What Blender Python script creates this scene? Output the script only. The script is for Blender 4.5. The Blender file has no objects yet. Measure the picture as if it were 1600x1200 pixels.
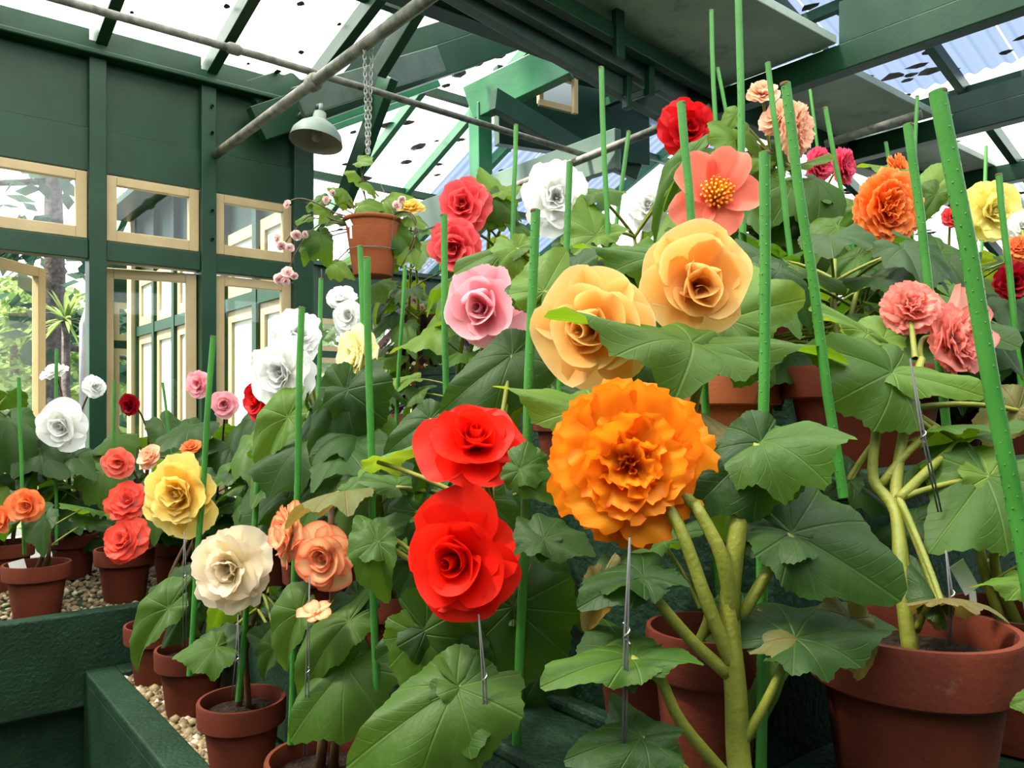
import bpy, math, random
from mathutils import Vector, Matrix, noise
R = random.Random(7)
sc = bpy.context.scene
COL = sc.collection
# ------------------------------------------------------------------ camera
F = 1246.0            # focal length in pixels of the 1600 px wide frame
EYE = Vector((0, 0, 1.45)); HZ = 640.0
cam = bpy.data.objects.new('camera', bpy.data.cameras.new('camera'))
COL.objects.link(cam); sc.camera = cam
cam.location = EYE; cam.rotation_euler = (math.pi/2, 0, 0)
cam.data.sensor_width = 36.0; cam.data.lens = 36.0*F/1600.0
cam.data.shift_y = (HZ-600.0)/1600.0
cam.data.clip_start = 0.02; cam.data.clip_end = 200
# ------------------------------------------------------------------ sky, sun, exposure
w = bpy.data.worlds.new('sky'); sc.world = w; w.use_nodes = True
wn = w.node_tree.nodes; wl = w.node_tree.links; wn.clear()
wo = wn.new('ShaderNodeOutputWorld'); wb = wn.new('ShaderNodeBackground'); wb.inputs['Strength'].default_value = 2.3
tc = wn.new('ShaderNodeTexCoord'); nz = wn.new('ShaderNodeTexNoise'); nz.inputs['Scale'].default_value = 3.0; nz.inputs['Detail'].default_value = 5
rp = wn.new('ShaderNodeValToRGB'); rp.color_ramp.elements[0].position = .42; rp.color_ramp.elements[0].color = (.70, .84, 1, 1)
rp.color_ramp.elements[1].position = .62; rp.color_ramp.elements[1].color = (1, .99, .96, 1)
wl.new(tc.outputs['Generated'], nz.inputs['Vector']); wl.new(nz.outputs['Fac'], rp.inputs['Fac'])
wl.new(rp.outputs['Color'], wb.inputs['Color']); wl.new(wb.outputs['Background'], wo.inputs['Surface'])
sun_d = bpy.data.lights.new('sun', 'SUN'); sun_d.energy = 15; sun_d.angle = math.radians(9); sun_d.color = (1, .92, .78)
sun = bpy.data.objects.new('sun', sun_d); COL.objects.link(sun)
SUN_DIR = Vector((-.62*.779-.25*.627, -.62*.627+.25*.779, 1.0)).normalized()      # towards the sun
sun.rotation_euler = SUN_DIR.to_track_quat('Z', 'Y').to_euler()
sc.view_settings.view_transform = 'Standard'; sc.view_settings.look = 'None'
sc.view_settings.exposure = 0.6; sc.view_settings.gamma = 1.0; sc.view_settings.use_curve_mapping = False
sc.cycles.use_denoising = True
sc.cycles.max_bounces = 7; sc.cycles.transparent_max_bounces = 24
sc.cycles.diffuse_bounces = 3; sc.cycles.sample_clamp_indirect = 8
# ------------------------------------------------------------------ frames of reference
U = Vector((.779, .627, 0)); V = Vector((-.627, .779, 0)); Z = Vector((0, 0, 1))
def W(px, py, Y): return Vector(((px-800)/F*Y, Y, EYE.z+(HZ-py)/F*Y))
def P(u, v, z): return U*u + V*v + Z*z
# ------------------------------------------------------------------ materials
MATS = {}
def nodes(name):
    m = bpy.data.materials.new(name); m.use_nodes = True
    nt = m.node_tree; nt.nodes.clear(); MATS[name] = m
    o = nt.nodes.new('ShaderNodeOutputMaterial')
    return m, nt.nodes, nt.links, o
def c4(c): return (c[0], c[1], c[2], 1)
def mix_rgb(n, l, fac, a, b):
    x = n.new('ShaderNodeMix'); x.data_type = 'RGBA'
    for sock, val in ((x.inputs[0], fac), (x.inputs[6], a), (x.inputs[7], b)):
        if hasattr(val, 'is_output'): l.new(val, sock)
        else: sock.default_value = val if isinstance(val, (int, float)) else c4(val)
    return x.outputs[2]
def math_n(n, l, op, a, b=0.0):
    x = n.new('ShaderNodeMath'); x.operation = op
    for sock, val in ((x.inputs[0], a), (x.inputs[1], b)):
        if hasattr(val, 'is_output'): l.new(val, sock)
        else: sock.default_value = val
    return x.outputs[0]
def ramp(n, l, fac, stops):
    r = n.new('ShaderNodeValToRGB'); e = r.color_ramp.elements
    while len(e) < len(stops): e.new(.5)
    for i, (p, c) in enumerate(stops): e[i].position = p; e[i].color = c4(c)
    l.new(fac, r.inputs['Fac']); return r.outputs['Color']
def solid(name, ca, cb, rough=.5, scale=8, bump=.1, bscale=60, spec=.3, worn=None, metal=0):
    """painted / fired / earthy surface: two tones by noise, fine relief, optional worn patches"""
    m, n, l, o = nodes(name)
    t = n.new('ShaderNodeTexCoord'); z = n.new('ShaderNodeTexNoise'); z.inputs['Scale'].default_value = scale; z.inputs['Detail'].default_value = 5
    l.new(t.outputs['Object'], z.inputs['Vector'])
    col = ramp(n, l, z.outputs['Fac'], [(.35, ca), (.65, cb)])
    if worn:
        z3 = n.new('ShaderNodeTexNoise'); z3.inputs['Scale'].default_value = worn[1]; z3.inputs['Detail'].default_value = 8; z3.inputs['Roughness'].default_value = .7
        l.new(t.outputs['Object'], z3.inputs['Vector'])
        k = n.new('ShaderNodeMapRange'); k.inputs[1].default_value = worn[2]; k.inputs[2].default_value = worn[2]+.12; k.inputs[4].default_value = worn[3]
        l.new(z3.outputs['Fac'], k.inputs[0]); col = mix_rgb(n, l, k.outputs[0], col, worn[0])
    p = n.new('ShaderNodeBsdfPrincipled'); l.new(col, p.inputs['Base Color'])
    p.inputs['Roughness'].default_value = rough; p.inputs['Specular IOR Level'].default_value = spec; p.inputs['Metallic'].default_value = metal
    z2 = n.new('ShaderNodeTexNoise'); z2.inputs['Scale'].default_value = bscale; z2.inputs['Detail'].default_value = 4; l.new(t.outputs['Object'], z2.inputs['Vector'])
    b = n.new('ShaderNodeBump'); b.inputs['Strength'].default_value = bump; b.inputs['Distance'].default_value = .01
    l.new(z2.outputs['Fac'], b.inputs['Height']); l.new(b.outputs['Normal'], p.inputs['Normal'])
    l.new(p.outputs['BSDF'], o.inputs['Surface']); return m
G = solid('green_paint', (.0045, .032, .013), (.007, .043, .018), .42, 5, .08, 40, .3, ((.07, .11, .08), 9, .66, .3))
GL = solid('bright_green_paint', (.016, .12, .048), (.026, .16, .066), .36, 5, .08, 40, .5)
GP = solid('grey_green_paint', (.34, .43, .36), (.46, .53, .45), .5, 4, .1, 40, .3, ((.03, .06, .04), 3, .55, .6))
CR = solid('cream_paint', (.42, .31, .15), (.48, .36, .19), .5, 6, .08, 50, .4)
PIPE = solid('weathered_pipe', (.10, .11, .085), (.24, .23, .19), .6, 22, .2, 60, .3, ((.03, .05, .035), 14, .55, .8))
CONC = solid('green_painted_concrete', (.0035, .021, .008), (.007, .033, .014), .6, 9, .5, 90, .3, ((.07, .11, .085), 30, .62, .5))
TERRA = solid('terracotta', (.095, .018, .008), (.14, .028, .0115), .75, 7, .12, 120, .18, ((.34, .22, .16), 11, .64, .28))
TERRB = solid('fresh_terracotta', (.27, .072, .023), (.34, .092, .031), .75, 7, .12, 120, .2, ((.45, .33, .25), 11, .66, .3))
SOIL = solid('soil', (.012, .008, .006), (.035, .022, .015), .95, 60, 1.0, 150, .1, ((.20, .13, .09), 150, .66, .9))
PEB = None
STAKE = solid('green_stake', (.034, .165, .020), (.050, .22, .030), .45, 12, .06, 260, .4)
STAKET = solid('stake_cut_end', (.10, .05, .02), (.15, .08, .04), .8)
STEM = solid('stem', (.13, .15, .016), (.19, .20, .026), .5, 25, .15, 200, .3, ((.25, .09, .04), 35, .62, .6))
STEMR = solid('brown_stem', (.075, .032, .014), (.11, .058, .022), .55, 25, .15, 200, .4)
WIRE = solid('grey_wire', (.08, .08, .08), (.14, .14, .14), .5)
G3 = solid('pale_green_timber', (.085, .14, .11), (.12, .18, .14), .45, 4, .1, 40, .35)
G2 = solid('grey_green_timber', (.035, .065, .048), (.075, .11, .085), .45, 4, .1, 40, .35, ((.02, .035, .025), 5, .55, .5))
CHAIN = solid('chain_steel', (.25, .25, .22), (.4, .4, .36), .4, metal=.8)
LAMPO = solid('lamp_enamel', (.10, .14, .12), (.16, .20, .17), .5, 6)
LAMPI = solid('lamp_inside', (.30, .26, .20), (.36, .31, .25), .6, 6)
TAG = solid('white_tag', (.6, .6, .57), (.7, .7, .67), .5)
FLOOR = solid('floor_concrete', (.05, .05, .048), (.09, .09, .085), .8, 4, .3)
GRASS = solid('lawn_grass', (.06, .14, .02), (.12, .24, .04), .9, 30, .6)
BARK = solid('bark', (.06, .05, .045), (.13, .11, .10), .9, 20, 1, 40)
POSTM = solid('grey_post', (.30, .30, .33), (.38, .38, .42), .5)
BLACKM = solid('dark_hollow', (.004, .006, .005), (.008, .012, .009), .8)
STAMEN = solid('stamen', (.85, .30, .02), (.95, .45, .03), .6, 80)
BRICK = solid('dark_brick', (.035, .012, .010), (.06, .02, .016), .9, 20, .5)
def pebble_mat():
    m, n, l, o = nodes('pebbles')
    g = n.new('ShaderNodeNewGeometry'); col = ramp(n, l, g.outputs['Random Per Island'], [(0, (.10, .06, .025)), (.4, (.22, .15, .07)), (.85, (.33, .25, .13)), (1, (.50, .44, .34))])
    p = n.new('ShaderNodeBsdfPrincipled'); p.inputs['Roughness'].default_value = .6; l.new(col, p.inputs['Base Color']); l.new(p.outputs[0], o.inputs['Surface']); return m
PEB = pebble_mat()
def glass_mat():
    m, n, l, o = nodes('window_glass')
    t = n.new('ShaderNodeBsdfTransparent'); t.inputs[0].default_value = (.93, .96, .95, 1)
    g = n.new('ShaderNodeBsdfGlossy'); g.inputs['Roughness'].default_value = .02
    f = n.new('ShaderNodeLayerWeight'); f.inputs[0].default_value = .5
    x = n.new('ShaderNodeMixShader'); l.new(math_n(n, l, 'ADD', math_n(n, l, 'MULTIPLY', math_n(n, l, 'POWER', f.outputs['Facing'], 4.0), .5), .03), x.inputs[0]); l.new(t.outputs[0], x.inputs[1]); l.new(g.outputs[0], x.inputs[2]); l.new(x.outputs[0], o.inputs['Surface']); return m
GLASS = glass_mat()
def sheet_mat(name, tcol, fac, dcol=(.85, .88, .88)):
    m, n, l, o = nodes(name)
    t = n.new('ShaderNodeBsdfTransparent'); t.inputs[0].default_value = c4(tcol)
    d = n.new('ShaderNodeBsdfTranslucent'); d.inputs[0].default_value = c4(dcol)
    x = n.new('ShaderNodeMixShader'); x.inputs[0].default_value = fac
    l.new(t.outputs[0], x.inputs[1]); l.new(d.outputs[0], x.inputs[2]); l.new(x.outputs[0], o.inputs['Surface']); return m
SHEET = sheet_mat('translucent_roof_sheet', (.94, .96, .95), .72)
SHEETB = sheet_mat('blue_roof_sheet', (.10, .13, .21), .5, (.12, .15, .20))
BLIND = solid('pale_blind', (.50, .53, .47), (.58, .60, .54), .3, 3, .02)
def leaf_mat(name, top, top2, under, trans, vein=(.30, .38, .14)):
    m, n, l, o = nodes(name)
    uv = n.new('ShaderNodeUVMap'); s = n.new('ShaderNodeSeparateXYZ'); l.new(uv.outputs[0], s.inputs[0])
    x = math_n(n, l, 'SUBTRACT', s.outputs[0], .5); y = math_n(n, l, 'SUBTRACT', s.outputs[1], .5)
    a = math_n(n, l, 'ARCTAN2', y, x); rr = math_n(n, l, 'SQRT', math_n(n, l, 'ADD', math_n(n, l, 'MULTIPLY', x, x), math_n(n, l, 'MULTIPLY', y, y)))
    k = math_n(n, l, 'MULTIPLY', a, 1/.70)
    fr = math_n(n, l, 'ABSOLUTE', math_n(n, l, 'SUBTRACT', math_n(n, l, 'FRACT', math_n(n, l, 'ADD', k, .5)), .5))
    d = math_n(n, l, 'MULTIPLY', fr, rr)                                   # distance to nearest palmate vein
    vm = n.new('ShaderNodeMapRange'); vm.inputs[1].default_value = .002; vm.inputs[2].default_value = .010; vm.inputs[3].default_value = .5; vm.inputs[4].default_value = 0; l.new(d, vm.inputs[0])
    # side veins: waves along each sector
    w1 = math_n(n, l, 'SINE', math_n(n, l, 'SUBTRACT', math_n(n, l, 'MULTIPLY', rr, 95), math_n(n, l, 'MULTIPLY', fr, 26)))
    w2 = n.new('ShaderNodeMapRange'); w2.inputs[1].default_value = .90; w2.inputs[2].default_value = 1.0; w2.inputs[4].default_value = .12; l.new(w1, w2.inputs[0])
    vv = math_n(n, l, 'MAXIMUM', vm.outputs[0], w2.outputs[0])
    ob = n.new('ShaderNodeObjectInfo'); z = n.new('ShaderNodeTexNoise'); z.inputs['Scale'].default_value = 16; z.inputs['Detail'].default_value = 4; l.new(uv.outputs[0], z.inputs['Vector'])
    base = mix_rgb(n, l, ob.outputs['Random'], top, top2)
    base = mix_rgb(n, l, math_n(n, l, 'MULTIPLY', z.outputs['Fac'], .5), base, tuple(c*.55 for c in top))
    base = mix_rgb(n, l, vv, base, vein)
    g = n.new('ShaderNodeNewGeometry'); und = mix_rgb(n, l, vv, under, tuple(min(1, c*1.5) for c in under))
    col = mix_rgb(n, l, g.outputs['Backfacing'], base, und)
    p = n.new('ShaderNodeBsdfPrincipled'); l.new(col, p.inputs['Base Color']); p.inputs['Roughness'].default_value = .5; p.inputs['Specular IOR Level'].default_value = .22
    b = n.new('ShaderNodeBump'); b.inputs['Strength'].default_value = .45; b.inputs['Distance'].default_value = .005; b.invert = True
    hh = math_n(n, l, 'ADD', vv, math_n(n, l, 'MULTIPLY', z.outputs['Fac'], .6)); l.new(hh, b.inputs['Height']); l.new(b.outputs[0], p.inputs['Normal'])
    t = n.new('ShaderNodeBsdfTranslucent'); t.inputs[0].default_value = c4(trans)
    mx = n.new('ShaderNodeMixShader'); mx.inputs[0].default_value = .30
    l.new(p.outputs[0], mx.inputs[1]); l.new(t.outputs[0], mx.inputs[2]); l.new(mx.outputs[0], o.inputs['Surface']); return m
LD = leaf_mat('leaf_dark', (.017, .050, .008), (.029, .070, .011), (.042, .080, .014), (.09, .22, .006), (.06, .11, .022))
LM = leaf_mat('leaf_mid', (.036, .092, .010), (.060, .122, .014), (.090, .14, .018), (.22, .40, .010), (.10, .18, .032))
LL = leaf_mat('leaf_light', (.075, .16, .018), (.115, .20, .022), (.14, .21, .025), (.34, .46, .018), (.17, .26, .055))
LR = leaf_mat('leaf_red_veined', (.10, .13, .03), (.16, .12, .04), (.20, .20, .05), (.35, .22, .04), (.25, .06, .03))
LX = leaf_mat('leaf_maroon', (.03, .008, .010), (.05, .012, .015), (.06, .012, .015), (.10, .01, .01), (.05, .01, .01))
def petal_mat(name, base, tip, edge=None, trans=None, edge_w=.0):
    m, n, l, o = nodes('petal_'+name)
    uv = n.new('ShaderNodeUVMap'); s = n.new('ShaderNodeSeparateXYZ'); l.new(uv.outputs[0], s.inputs[0])
    col = ramp(n, l, s.outputs[1], [(.1, base), (.75, tip)])
    if edge:
        e1 = math_n(n, l, 'POWER', math_n(n, l, 'ABSOLUTE', math_n(n, l, 'SUBTRACT', math_n(n, l, 'MULTIPLY', s.outputs[0], 2), 1)), 8-6*edge_w)
        e2 = math_n(n, l, 'POWER', s.outputs[1], 12-9*edge_w)
        col = mix_rgb(n, l, math_n(n, l, 'MINIMUM', math_n(n, l, 'MAXIMUM', e1, e2), 1.0), col, edge)
    ob = n.new('ShaderNodeTexNoise'); ob.inputs['Scale'].default_value = 6; mp = n.new('ShaderNodeMapping'); mp.inputs['Scale'].default_value = (9, .8, 1)
    l.new(uv.outputs[0], mp.inputs[0]); l.new(mp.outputs[0], ob.inputs['Vector'])
    col = mix_rgb(n, l, math_n(n, l, 'MULTIPLY', ob.outputs['Fac'], .28), col, tuple(c*.80 for c in tip))
    p = n.new('ShaderNodeBsdfPrincipled'); l.new(col, p.inputs['Base Color']); p.inputs['Roughness'].default_value = .5; p.inputs['Specular IOR Level'].default_value = .22
    b = n.new('ShaderNodeBump'); b.inputs['Strength'].default_value = .12; b.inputs['Distance'].default_value = .003; l.new(ob.outputs['Fac'], b.inputs['Height']); l.new(b.outputs[0], p.inputs['Normal'])
    t = n.new('ShaderNodeBsdfTranslucent'); l.new(col, t.inputs[0])
    mx = n.new('ShaderNodeMixShader'); mx.inputs[0].default_value = .5
    l.new(p.outputs[0], mx.inputs[1]); l.new(t.outputs[0], mx.inputs[2]); l.new(mx.outputs[0], o.inputs['Surface']); return m
PM = dict(
    red=petal_mat('scarlet', (.80, .010, .006), (.92, .022, .008)),
    crimson=petal_mat('crimson', (.52, .004, .008), (.66, .010, .014)),
    darkred=petal_mat('dark_red', (.30, .002, .008), (.36, .004, .012)),
    orange=petal_mat('orange', (1, .36, .02), (1, .37, .012), (.98, .24, .006), None, .3),
    apricot=petal_mat('apricot', (.97, .48, .07), (.97, .56, .15), (.97, .68, .30), None, .3),
    yellow=petal_mat('yellow', (.96, .55, .05), (.97, .70, .16), (.97, .78, .30), None, .2),
    lemon=petal_mat('lemon', (.90, .76, .16), (.92, .82, .28)),
    pale=petal_mat('pale_yellow', (.93, .83, .33), (.95, .90, .55)),
    white=petal_mat('white', (.90, .89, .78), (.92, .92, .90)),
    cream=petal_mat('cream', (.97, .88, .48), (.97, .87, .64), (.97, .76, .60), None, .3),
    pink=petal_mat('pink', (.92, .24, .30), (.94, .42, .48), (.95, .56, .60), None, .3),
    hotpink=petal_mat('hot_pink', (.80, .05, .13), (.86, .11, .21)),
    rosered=petal_mat('rose_red', (.84, .04, .06), (.88, .10, .11), (.90, .18, .18), None, .2),
    coral=petal_mat('coral', (.92, .13, .07), (.93, .20, .13), (.93, .28, .20), None, .2),
    picotee=petal_mat('picotee', (.95, .66, .36), (.95, .60, .32), (.90, .12, .05), None, .36),
    salmon=petal_mat('salmon', (.95, .55, .46), (.95, .42, .34), (.93, .24, .20), None, .4),
    peach=petal_mat('peach', (.93, .46, .27), (.94, .56, .38)),
    tanger=petal_mat('tangerine', (.95, .26, .04), (.93, .34, .12), (.90, .18, .05), None, .3),
    fancy=petal_mat('coral_and_white', (.95, .80, .78), (.92, .16, .10), (.90, .07, .04), None, .3),
    fiery=petal_mat('deep_orange', (.95, .16, .01), (.95, .20, .01), (.93, .42, .16), None, .2),
    palepink=petal_mat('pale_pink', (.90, .50, .52), (.92, .68, .66)))
# ------------------------------------------------------------------ mesh builders
class MB:
    def __init__(s): s.v = []; s.f = []
    def add(s, vs, fs):
        k = len(s.v); s.v += [Vector(a) for a in vs]; s.f += [tuple(i+k for i in f) for f in fs]; return s
    def box8(s, p):
        return s.add(p, [(0, 3, 2, 1), (4, 5, 6, 7), (0, 1, 5, 4), (1, 2, 6, 5), (2, 3, 7, 6), (3, 0, 4, 7)])
    def ubox(s, u0, u1, v0, v1, z0, z1):
        return s.box8([P(u0, v0, z0), P(u1, v0, z0), P(u1, v1, z0), P(u0, v1, z0), P(u0, v0, z1), P(u1, v0, z1), P(u1, v1, z1), P(u0, v1, z1)])
    def bar(s, a, b, w_, h_, up=Z):
        d = (b-a).normalized(); x = d.cross(up)
        if x.length < 1e-4: x = d.cross(Vector((1, 0, 0)))
        x.normalize(); y = x.cross(d); x = x*(w_/2); y = y*(h_/2)
        return s.box8([a-x-y, a+x-y, b+x-y, b-x-y, a-x+y, a+x+y, b+x+y, b-x+y])
    def tube(s, pts, rad, n=8, cap=True):
        pts = [Vector(p) for p in pts]; m = len(pts)
        if not isinstance(rad, (list, tuple)): rad = [rad]*m
        vs = []; fs = []; ref = None
        for i, p in enumerate(pts):
            d = (pts[min(i+1, m-1)]-pts[max(i-1, 0)]).normalized()
            if ref is None: ref = d.orthogonal().normalized()
            x = (ref-d*ref.dot(d)).normalized(); ref = x; y = d.cross(x)
            for j in range(n):
                a = 2*math.pi*j/n; vs.append(p+(x*math.cos(a)+y*math.sin(a))*rad[i])
        for i in range(m-1):
            for j in range(n): fs.append((i*n+j, i*n+(j+1) % n, (i+1)*n+(j+1) % n, (i+1)*n+j))
        if cap: fs.append(tuple(reversed(range(n)))); fs.append(tuple(range((m-1)*n, m*n)))
        return s.add(vs, fs)
    def lathe(s, c, prof, n=28, axis=Z):
        x = axis.orthogonal().normalized(); y = axis.cross(x); vs = []; fs = []
        for r, h in prof:
            for j in range(n):
                a = 2*math.pi*j/n; vs.append(c+axis*h+(x*math.cos(a)+y*math.sin(a))*r)
        for i in range(len(prof)-1):
            for j in range(n): fs.append((i*n+j, i*n+(j+1) % n, (i+1)*n+(j+1) % n, (i+1)*n+j))
        return s.add(vs, fs)
    def mesh(s, name, mat, off=None, smooth=False):
        me = bpy.data.meshes.new(name); off = off or Vector()
        me.from_pydata([v-off for v in s.v], [], s.f); me.materials.append(mat)
        if smooth: me.polygons.foreach_set('use_smooth', [True]*len(me.polygons))
        return me
    def build(s, name, mat, parent=None, smooth=False, bevel=0):
        """one mesh object; under a parent its coordinates are relative to the parent's base"""
        if parent is not None: off = base_of(parent)
        else:
            off = Vector((sum(v.x for v in s.v), sum(v.y for v in s.v), 0))/len(s.v); off.z = min(v.z for v in s.v)
        o = bpy.data.objects.new(name, s.mesh(name, mat, off, smooth)); COL.objects.link(o)
        if parent is not None: o.parent = parent
        else: o.location = off
        BASE[o.name] = off
        if bevel:
            b = o.modifiers.new('bevel', 'BEVEL'); b.width = bevel; b.segments = 2; b.limit_method = 'ANGLE'
        return o
BASE = {}
def base_of(o): return BASE[o.name]
def tag(o, label=None, cat=None, group=None, kind=None):
    if label: o['label'] = label
    if cat: o['category'] = cat
    if group: o['group'] = group
    if kind: o['kind'] = kind
    return o
def empty(name, loc):
    o = bpy.data.objects.new(name, None); COL.objects.link(o); o.location = loc; o.empty_display_size = .05; BASE[o.name] = Vector(loc); return o
def place(name, mesh, mat, mtx, parent):
    """an object on shared mesh data with its own material and transform (world matrix mtx)"""
    o = bpy.data.objects.new(name, mesh); COL.objects.link(o)
    b = base_of(parent); o.parent = parent
    o.matrix_basis = Matrix.Translation(-b) @ mtx
    o.material_slots[0].link = 'OBJECT'; o.material_slots[0].material = mat
    return o
def frame(x, zh, loc, sx, sy=None, sz=None):
    x = x.normalized(); z = zh - x*zh.dot(x)
    if z.length < 1e-3: z = x.orthogonal()
    z.normalize(); y = z.cross(x)
    sy = sx if sy is None else sy; sz = sx if sz is None else sz
    return Matrix(((x.x*sx, y.x*sy, z.x*sz, loc.x), (x.y*sx, y.y*sy, z.y*sz, loc.y), (x.z*sx, y.z*sy, z.z*sz, loc.z), (0, 0, 0, 1)))
def bez(a, b, c, n=6): return [a*(1-t)**2+b*2*t*(1-t)+c*t*t for t in [i/n for i in range(n+1)]]
def smoothline(pts, k=4):
    if len(pts) < 3: return pts
    out = []
    q = [pts[0]*2-pts[1]]+pts+[pts[-1]*2-pts[-2]]
    for i in range(1, len(q)-2):
        for j in range(k):
            t = j/k; a, b, c, d = q[i-1:i+3]
            out.append(.5*((2*b)+(c-a)*t+(2*a-5*b+4*c-d)*t*t+(3*b-a-3*c+d)*t**3))
    out.append(pts[-1]); return out

# ================================================================== STRUCTURE
WV = 4.0                                    # the window wall stands along U at v = 4
POSTS = [-1.162, -.672, -.182, .308, .798, 1.288, 1.78]
tag(MB().ubox(-6, 12, -5, 12, -.06, 0).build('floor', FLOOR), 'dark concrete greenhouse floor under the staging', 'floor', kind='structure')
tag(MB().ubox(-60, 1.70, WV+.1, 60, -.12, -.01).build('ground', GRASS), 'green lawn outside the left windows', 'lawn', kind='structure')
wall = empty('wall_left', P(.8, WV, 0)); tag(wall, 'dark green timber window wall with panelled frieze above cream windows', 'wall', kind='structure')
for k, u in enumerate(POSTS):
    wd = .036 if k < 6 else .055
    MB().ubox(u-wd, u+wd, WV-.045, WV+.05, 0, 3.03).build('post', G, wall, bevel=.004)
    if k == 5:
        for z in (2.93, 2.80, 2.42, 2.28): MB().lathe(P(u+.012, WV-.05, z), [(.0, -.006), (.006, -.005), (.008, 0), (.008, .008)], 8, -V).build('bolt', G, wall)
for a, b in zip(POSTS, POSTS[1:]):
    MB().ubox(a+.03, b-.03, WV+.0, WV+.02, 2.72, 3.03).build('frieze_board', G, wall, bevel=.002)
    MB().ubox(a+.03, b-.03, WV-.012, WV+.012, 2.525, 2.717).build('frieze_board', G, wall, bevel=.002)
    MB().ubox(a+.036, b-.036, WV-.03, WV+.05, 2.125, 2.215).build('rail', G, wall, bevel=.004)
    MB().ubox(a+.036, b-.036, WV-.04, WV+.05, .70, .80).build('sill', G, wall, bevel=.004)
    MB().ubox(a+.03, b-.03, WV-.0, WV+.03, 0, .70).build('dado_board', G, wall)
MB().ubox(-1.3, 1.84, WV-.085, WV+.06, 3.03, 3.055).build('eave_moulding', G, wall, bevel=.006)
MB().ubox(-1.3, 1.84, WV-.05, WV+.06, 3.055, 3.10).build('wall_plate', G, wall)
for a, b in zip(POSTS, POSTS[1:]):          # infill blocks between the rafters on top of the plate
    MB().ubox(a+.04, b-.03, WV-.02, WV+.03, 3.10, 3.16+.02*R.random()).build('eave_block', G, wall)
nwin = 0
def sash(name_lab, org, dirv, wid, z0, z1, fw=.05, pane=GLASS, mat=CR, th=.035, kind='window', nrm=None):
    """a sash: four frame members and its pane; org = hinge-side bottom, dirv horizontal unit vector"""
    global nwin; nwin += 1
    nrm = nrm or Vector((-dirv.y, dirv.x, 0))
    r = empty('window_%d' % nwin, org+Z*z0); tag(r, name_lab, 'window', kind='structure')
    def mem(s0, s1, a, b, nm, m, t):
        q = []
        for h in (a, b):
            for (s, d) in ((s0, -t/2), (s1, -t/2), (s1, t/2), (s0, t/2)): q.append(org+dirv*s+nrm*d+Z*h)
        return MB().box8(q).build(nm, m, r, bevel=.003 if m is mat else 0)
    mem(0, fw, z0, z1, 'stile', mat, th); mem(wid-fw, wid, z0, z1, 'stile', mat, th)
    mem(fw, wid-fw, z1-fw*.9, z1, 'top_rail', mat, th); mem(fw, wid-fw, z0, z0+fw*1.1, 'bottom_rail', mat, th)
    mem(fw-.005, wid-fw+.005, z0+fw, z1-fw*.85, 'pane', pane, .004)
    return r
for i, (a, b) in enumerate(zip(POSTS, POSTS[1:])):
    x0 = a+.038; x1 = b-.038
    if b > 1.7: x1 = b-.056
    where = {3: 'over the wide open casement by the conifer', 4: 'between the two nearest green posts', 5: 'next to the enamel lamp shade'}.get(i, 'of bay %s beyond the picture edge' % ['one', 'two', 'three'][min(i, 2)])
    sash('cream fixed transom window '+where, P(x0, WV+.005, 0), U, x1-x0, 2.22, 2.52, .046)
    if i == 3: sash('cream casement window swung wide open at the picture edge', P(x0, WV+.03, 0), (U*math.cos(.80)+V*math.sin(.80)).normalized(), x1-x0, .82, 2.115, .05)
    elif i == 4: sash('cream casement window standing ajar between two green posts', P(x1, WV+.03, 0), (-U*math.cos(.22)+V*math.sin(.22)).normalized(), x1-x0, .82, 2.115, .05)
    else: sash('cream closed casement window '+where, P(x0, WV+.01, 0), U, x1-x0, .82, 2.115, .05)
# ---- return wall of the wing (its outside is seen through the glass), and the wing's far wall
wr = empty('wall_wing', P(1.78, 6.3, 0)); tag(wr, 'outside of the wing with green rails and cream windows, seen through the glass', 'wall', kind='structure')
WU = 1.80
vs_ = [4.06+.54*i for i in range(7)]
for v in vs_: MB().ubox(WU-.045, WU+.05, v-.032, v+.032, 0, 3.05).build('post', G, wr)
for a, b in zip(vs_, vs_[1:]):
    MB().ubox(WU-.0, WU+.03, a, b, 2.56, 3.05).build('frieze_board', G, wr)
    MB().ubox(WU-.04, WU+.03, a+.03, b-.03, 2.07, 2.15).build('rail', G, wr)
    MB().ubox(WU-.02, WU+.03, a+.03, b-.03, 0, .55).build('dado_board', CR, wr)
    for (z0, z1) in ((2.15, 2.56), (.55, 2.07)):
        MB().ubox(WU-.02, WU+.01, a+.032, a+.10, z0, z1).build('stile', CR, wr); MB().ubox(WU-.02, WU+.01, b-.10, b-.032, z0, z1).build('stile', CR, wr)
        MB().ubox(WU-.02, WU+.01, a+.10, b-.10, z1-.07, z1).build('window_rail', CR, wr); MB().ubox(WU-.02, WU+.01, a+.10, b-.10, z0, z0+.08).build('window_rail', CR, wr)
        MB().ubox(WU-.002, WU+.002, a+.10, b-.10, z0+.08, z1-.07).build('pane', BLIND, wr)
MB().ubox(WU-.30, WU+.06, 4.1, 7.35, 3.05, 3.10).build('eave_board', G, wr)
MB().ubox(WU-.075, WU+.06, 7.30, 7.44, 0, 3.05).build('corner_board', CR, wr)
MB().ubox(WU+.3, WU+.34, 7.3, 8.7, 0, 3.05).build('recess_board', G, wr)
wf = empty('wall_back', P(3.5, 8.7, 0)); tag(wf, 'far green wall of the wing with a band of cream windows', 'wall', kind='structure')
fu = [1.84+.72*i for i in range(8)]
for u in fu: MB().ubox(u-.04, u+.04, 8.62, 8.72, 0, 3.12).build('post', G, wf)
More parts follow.
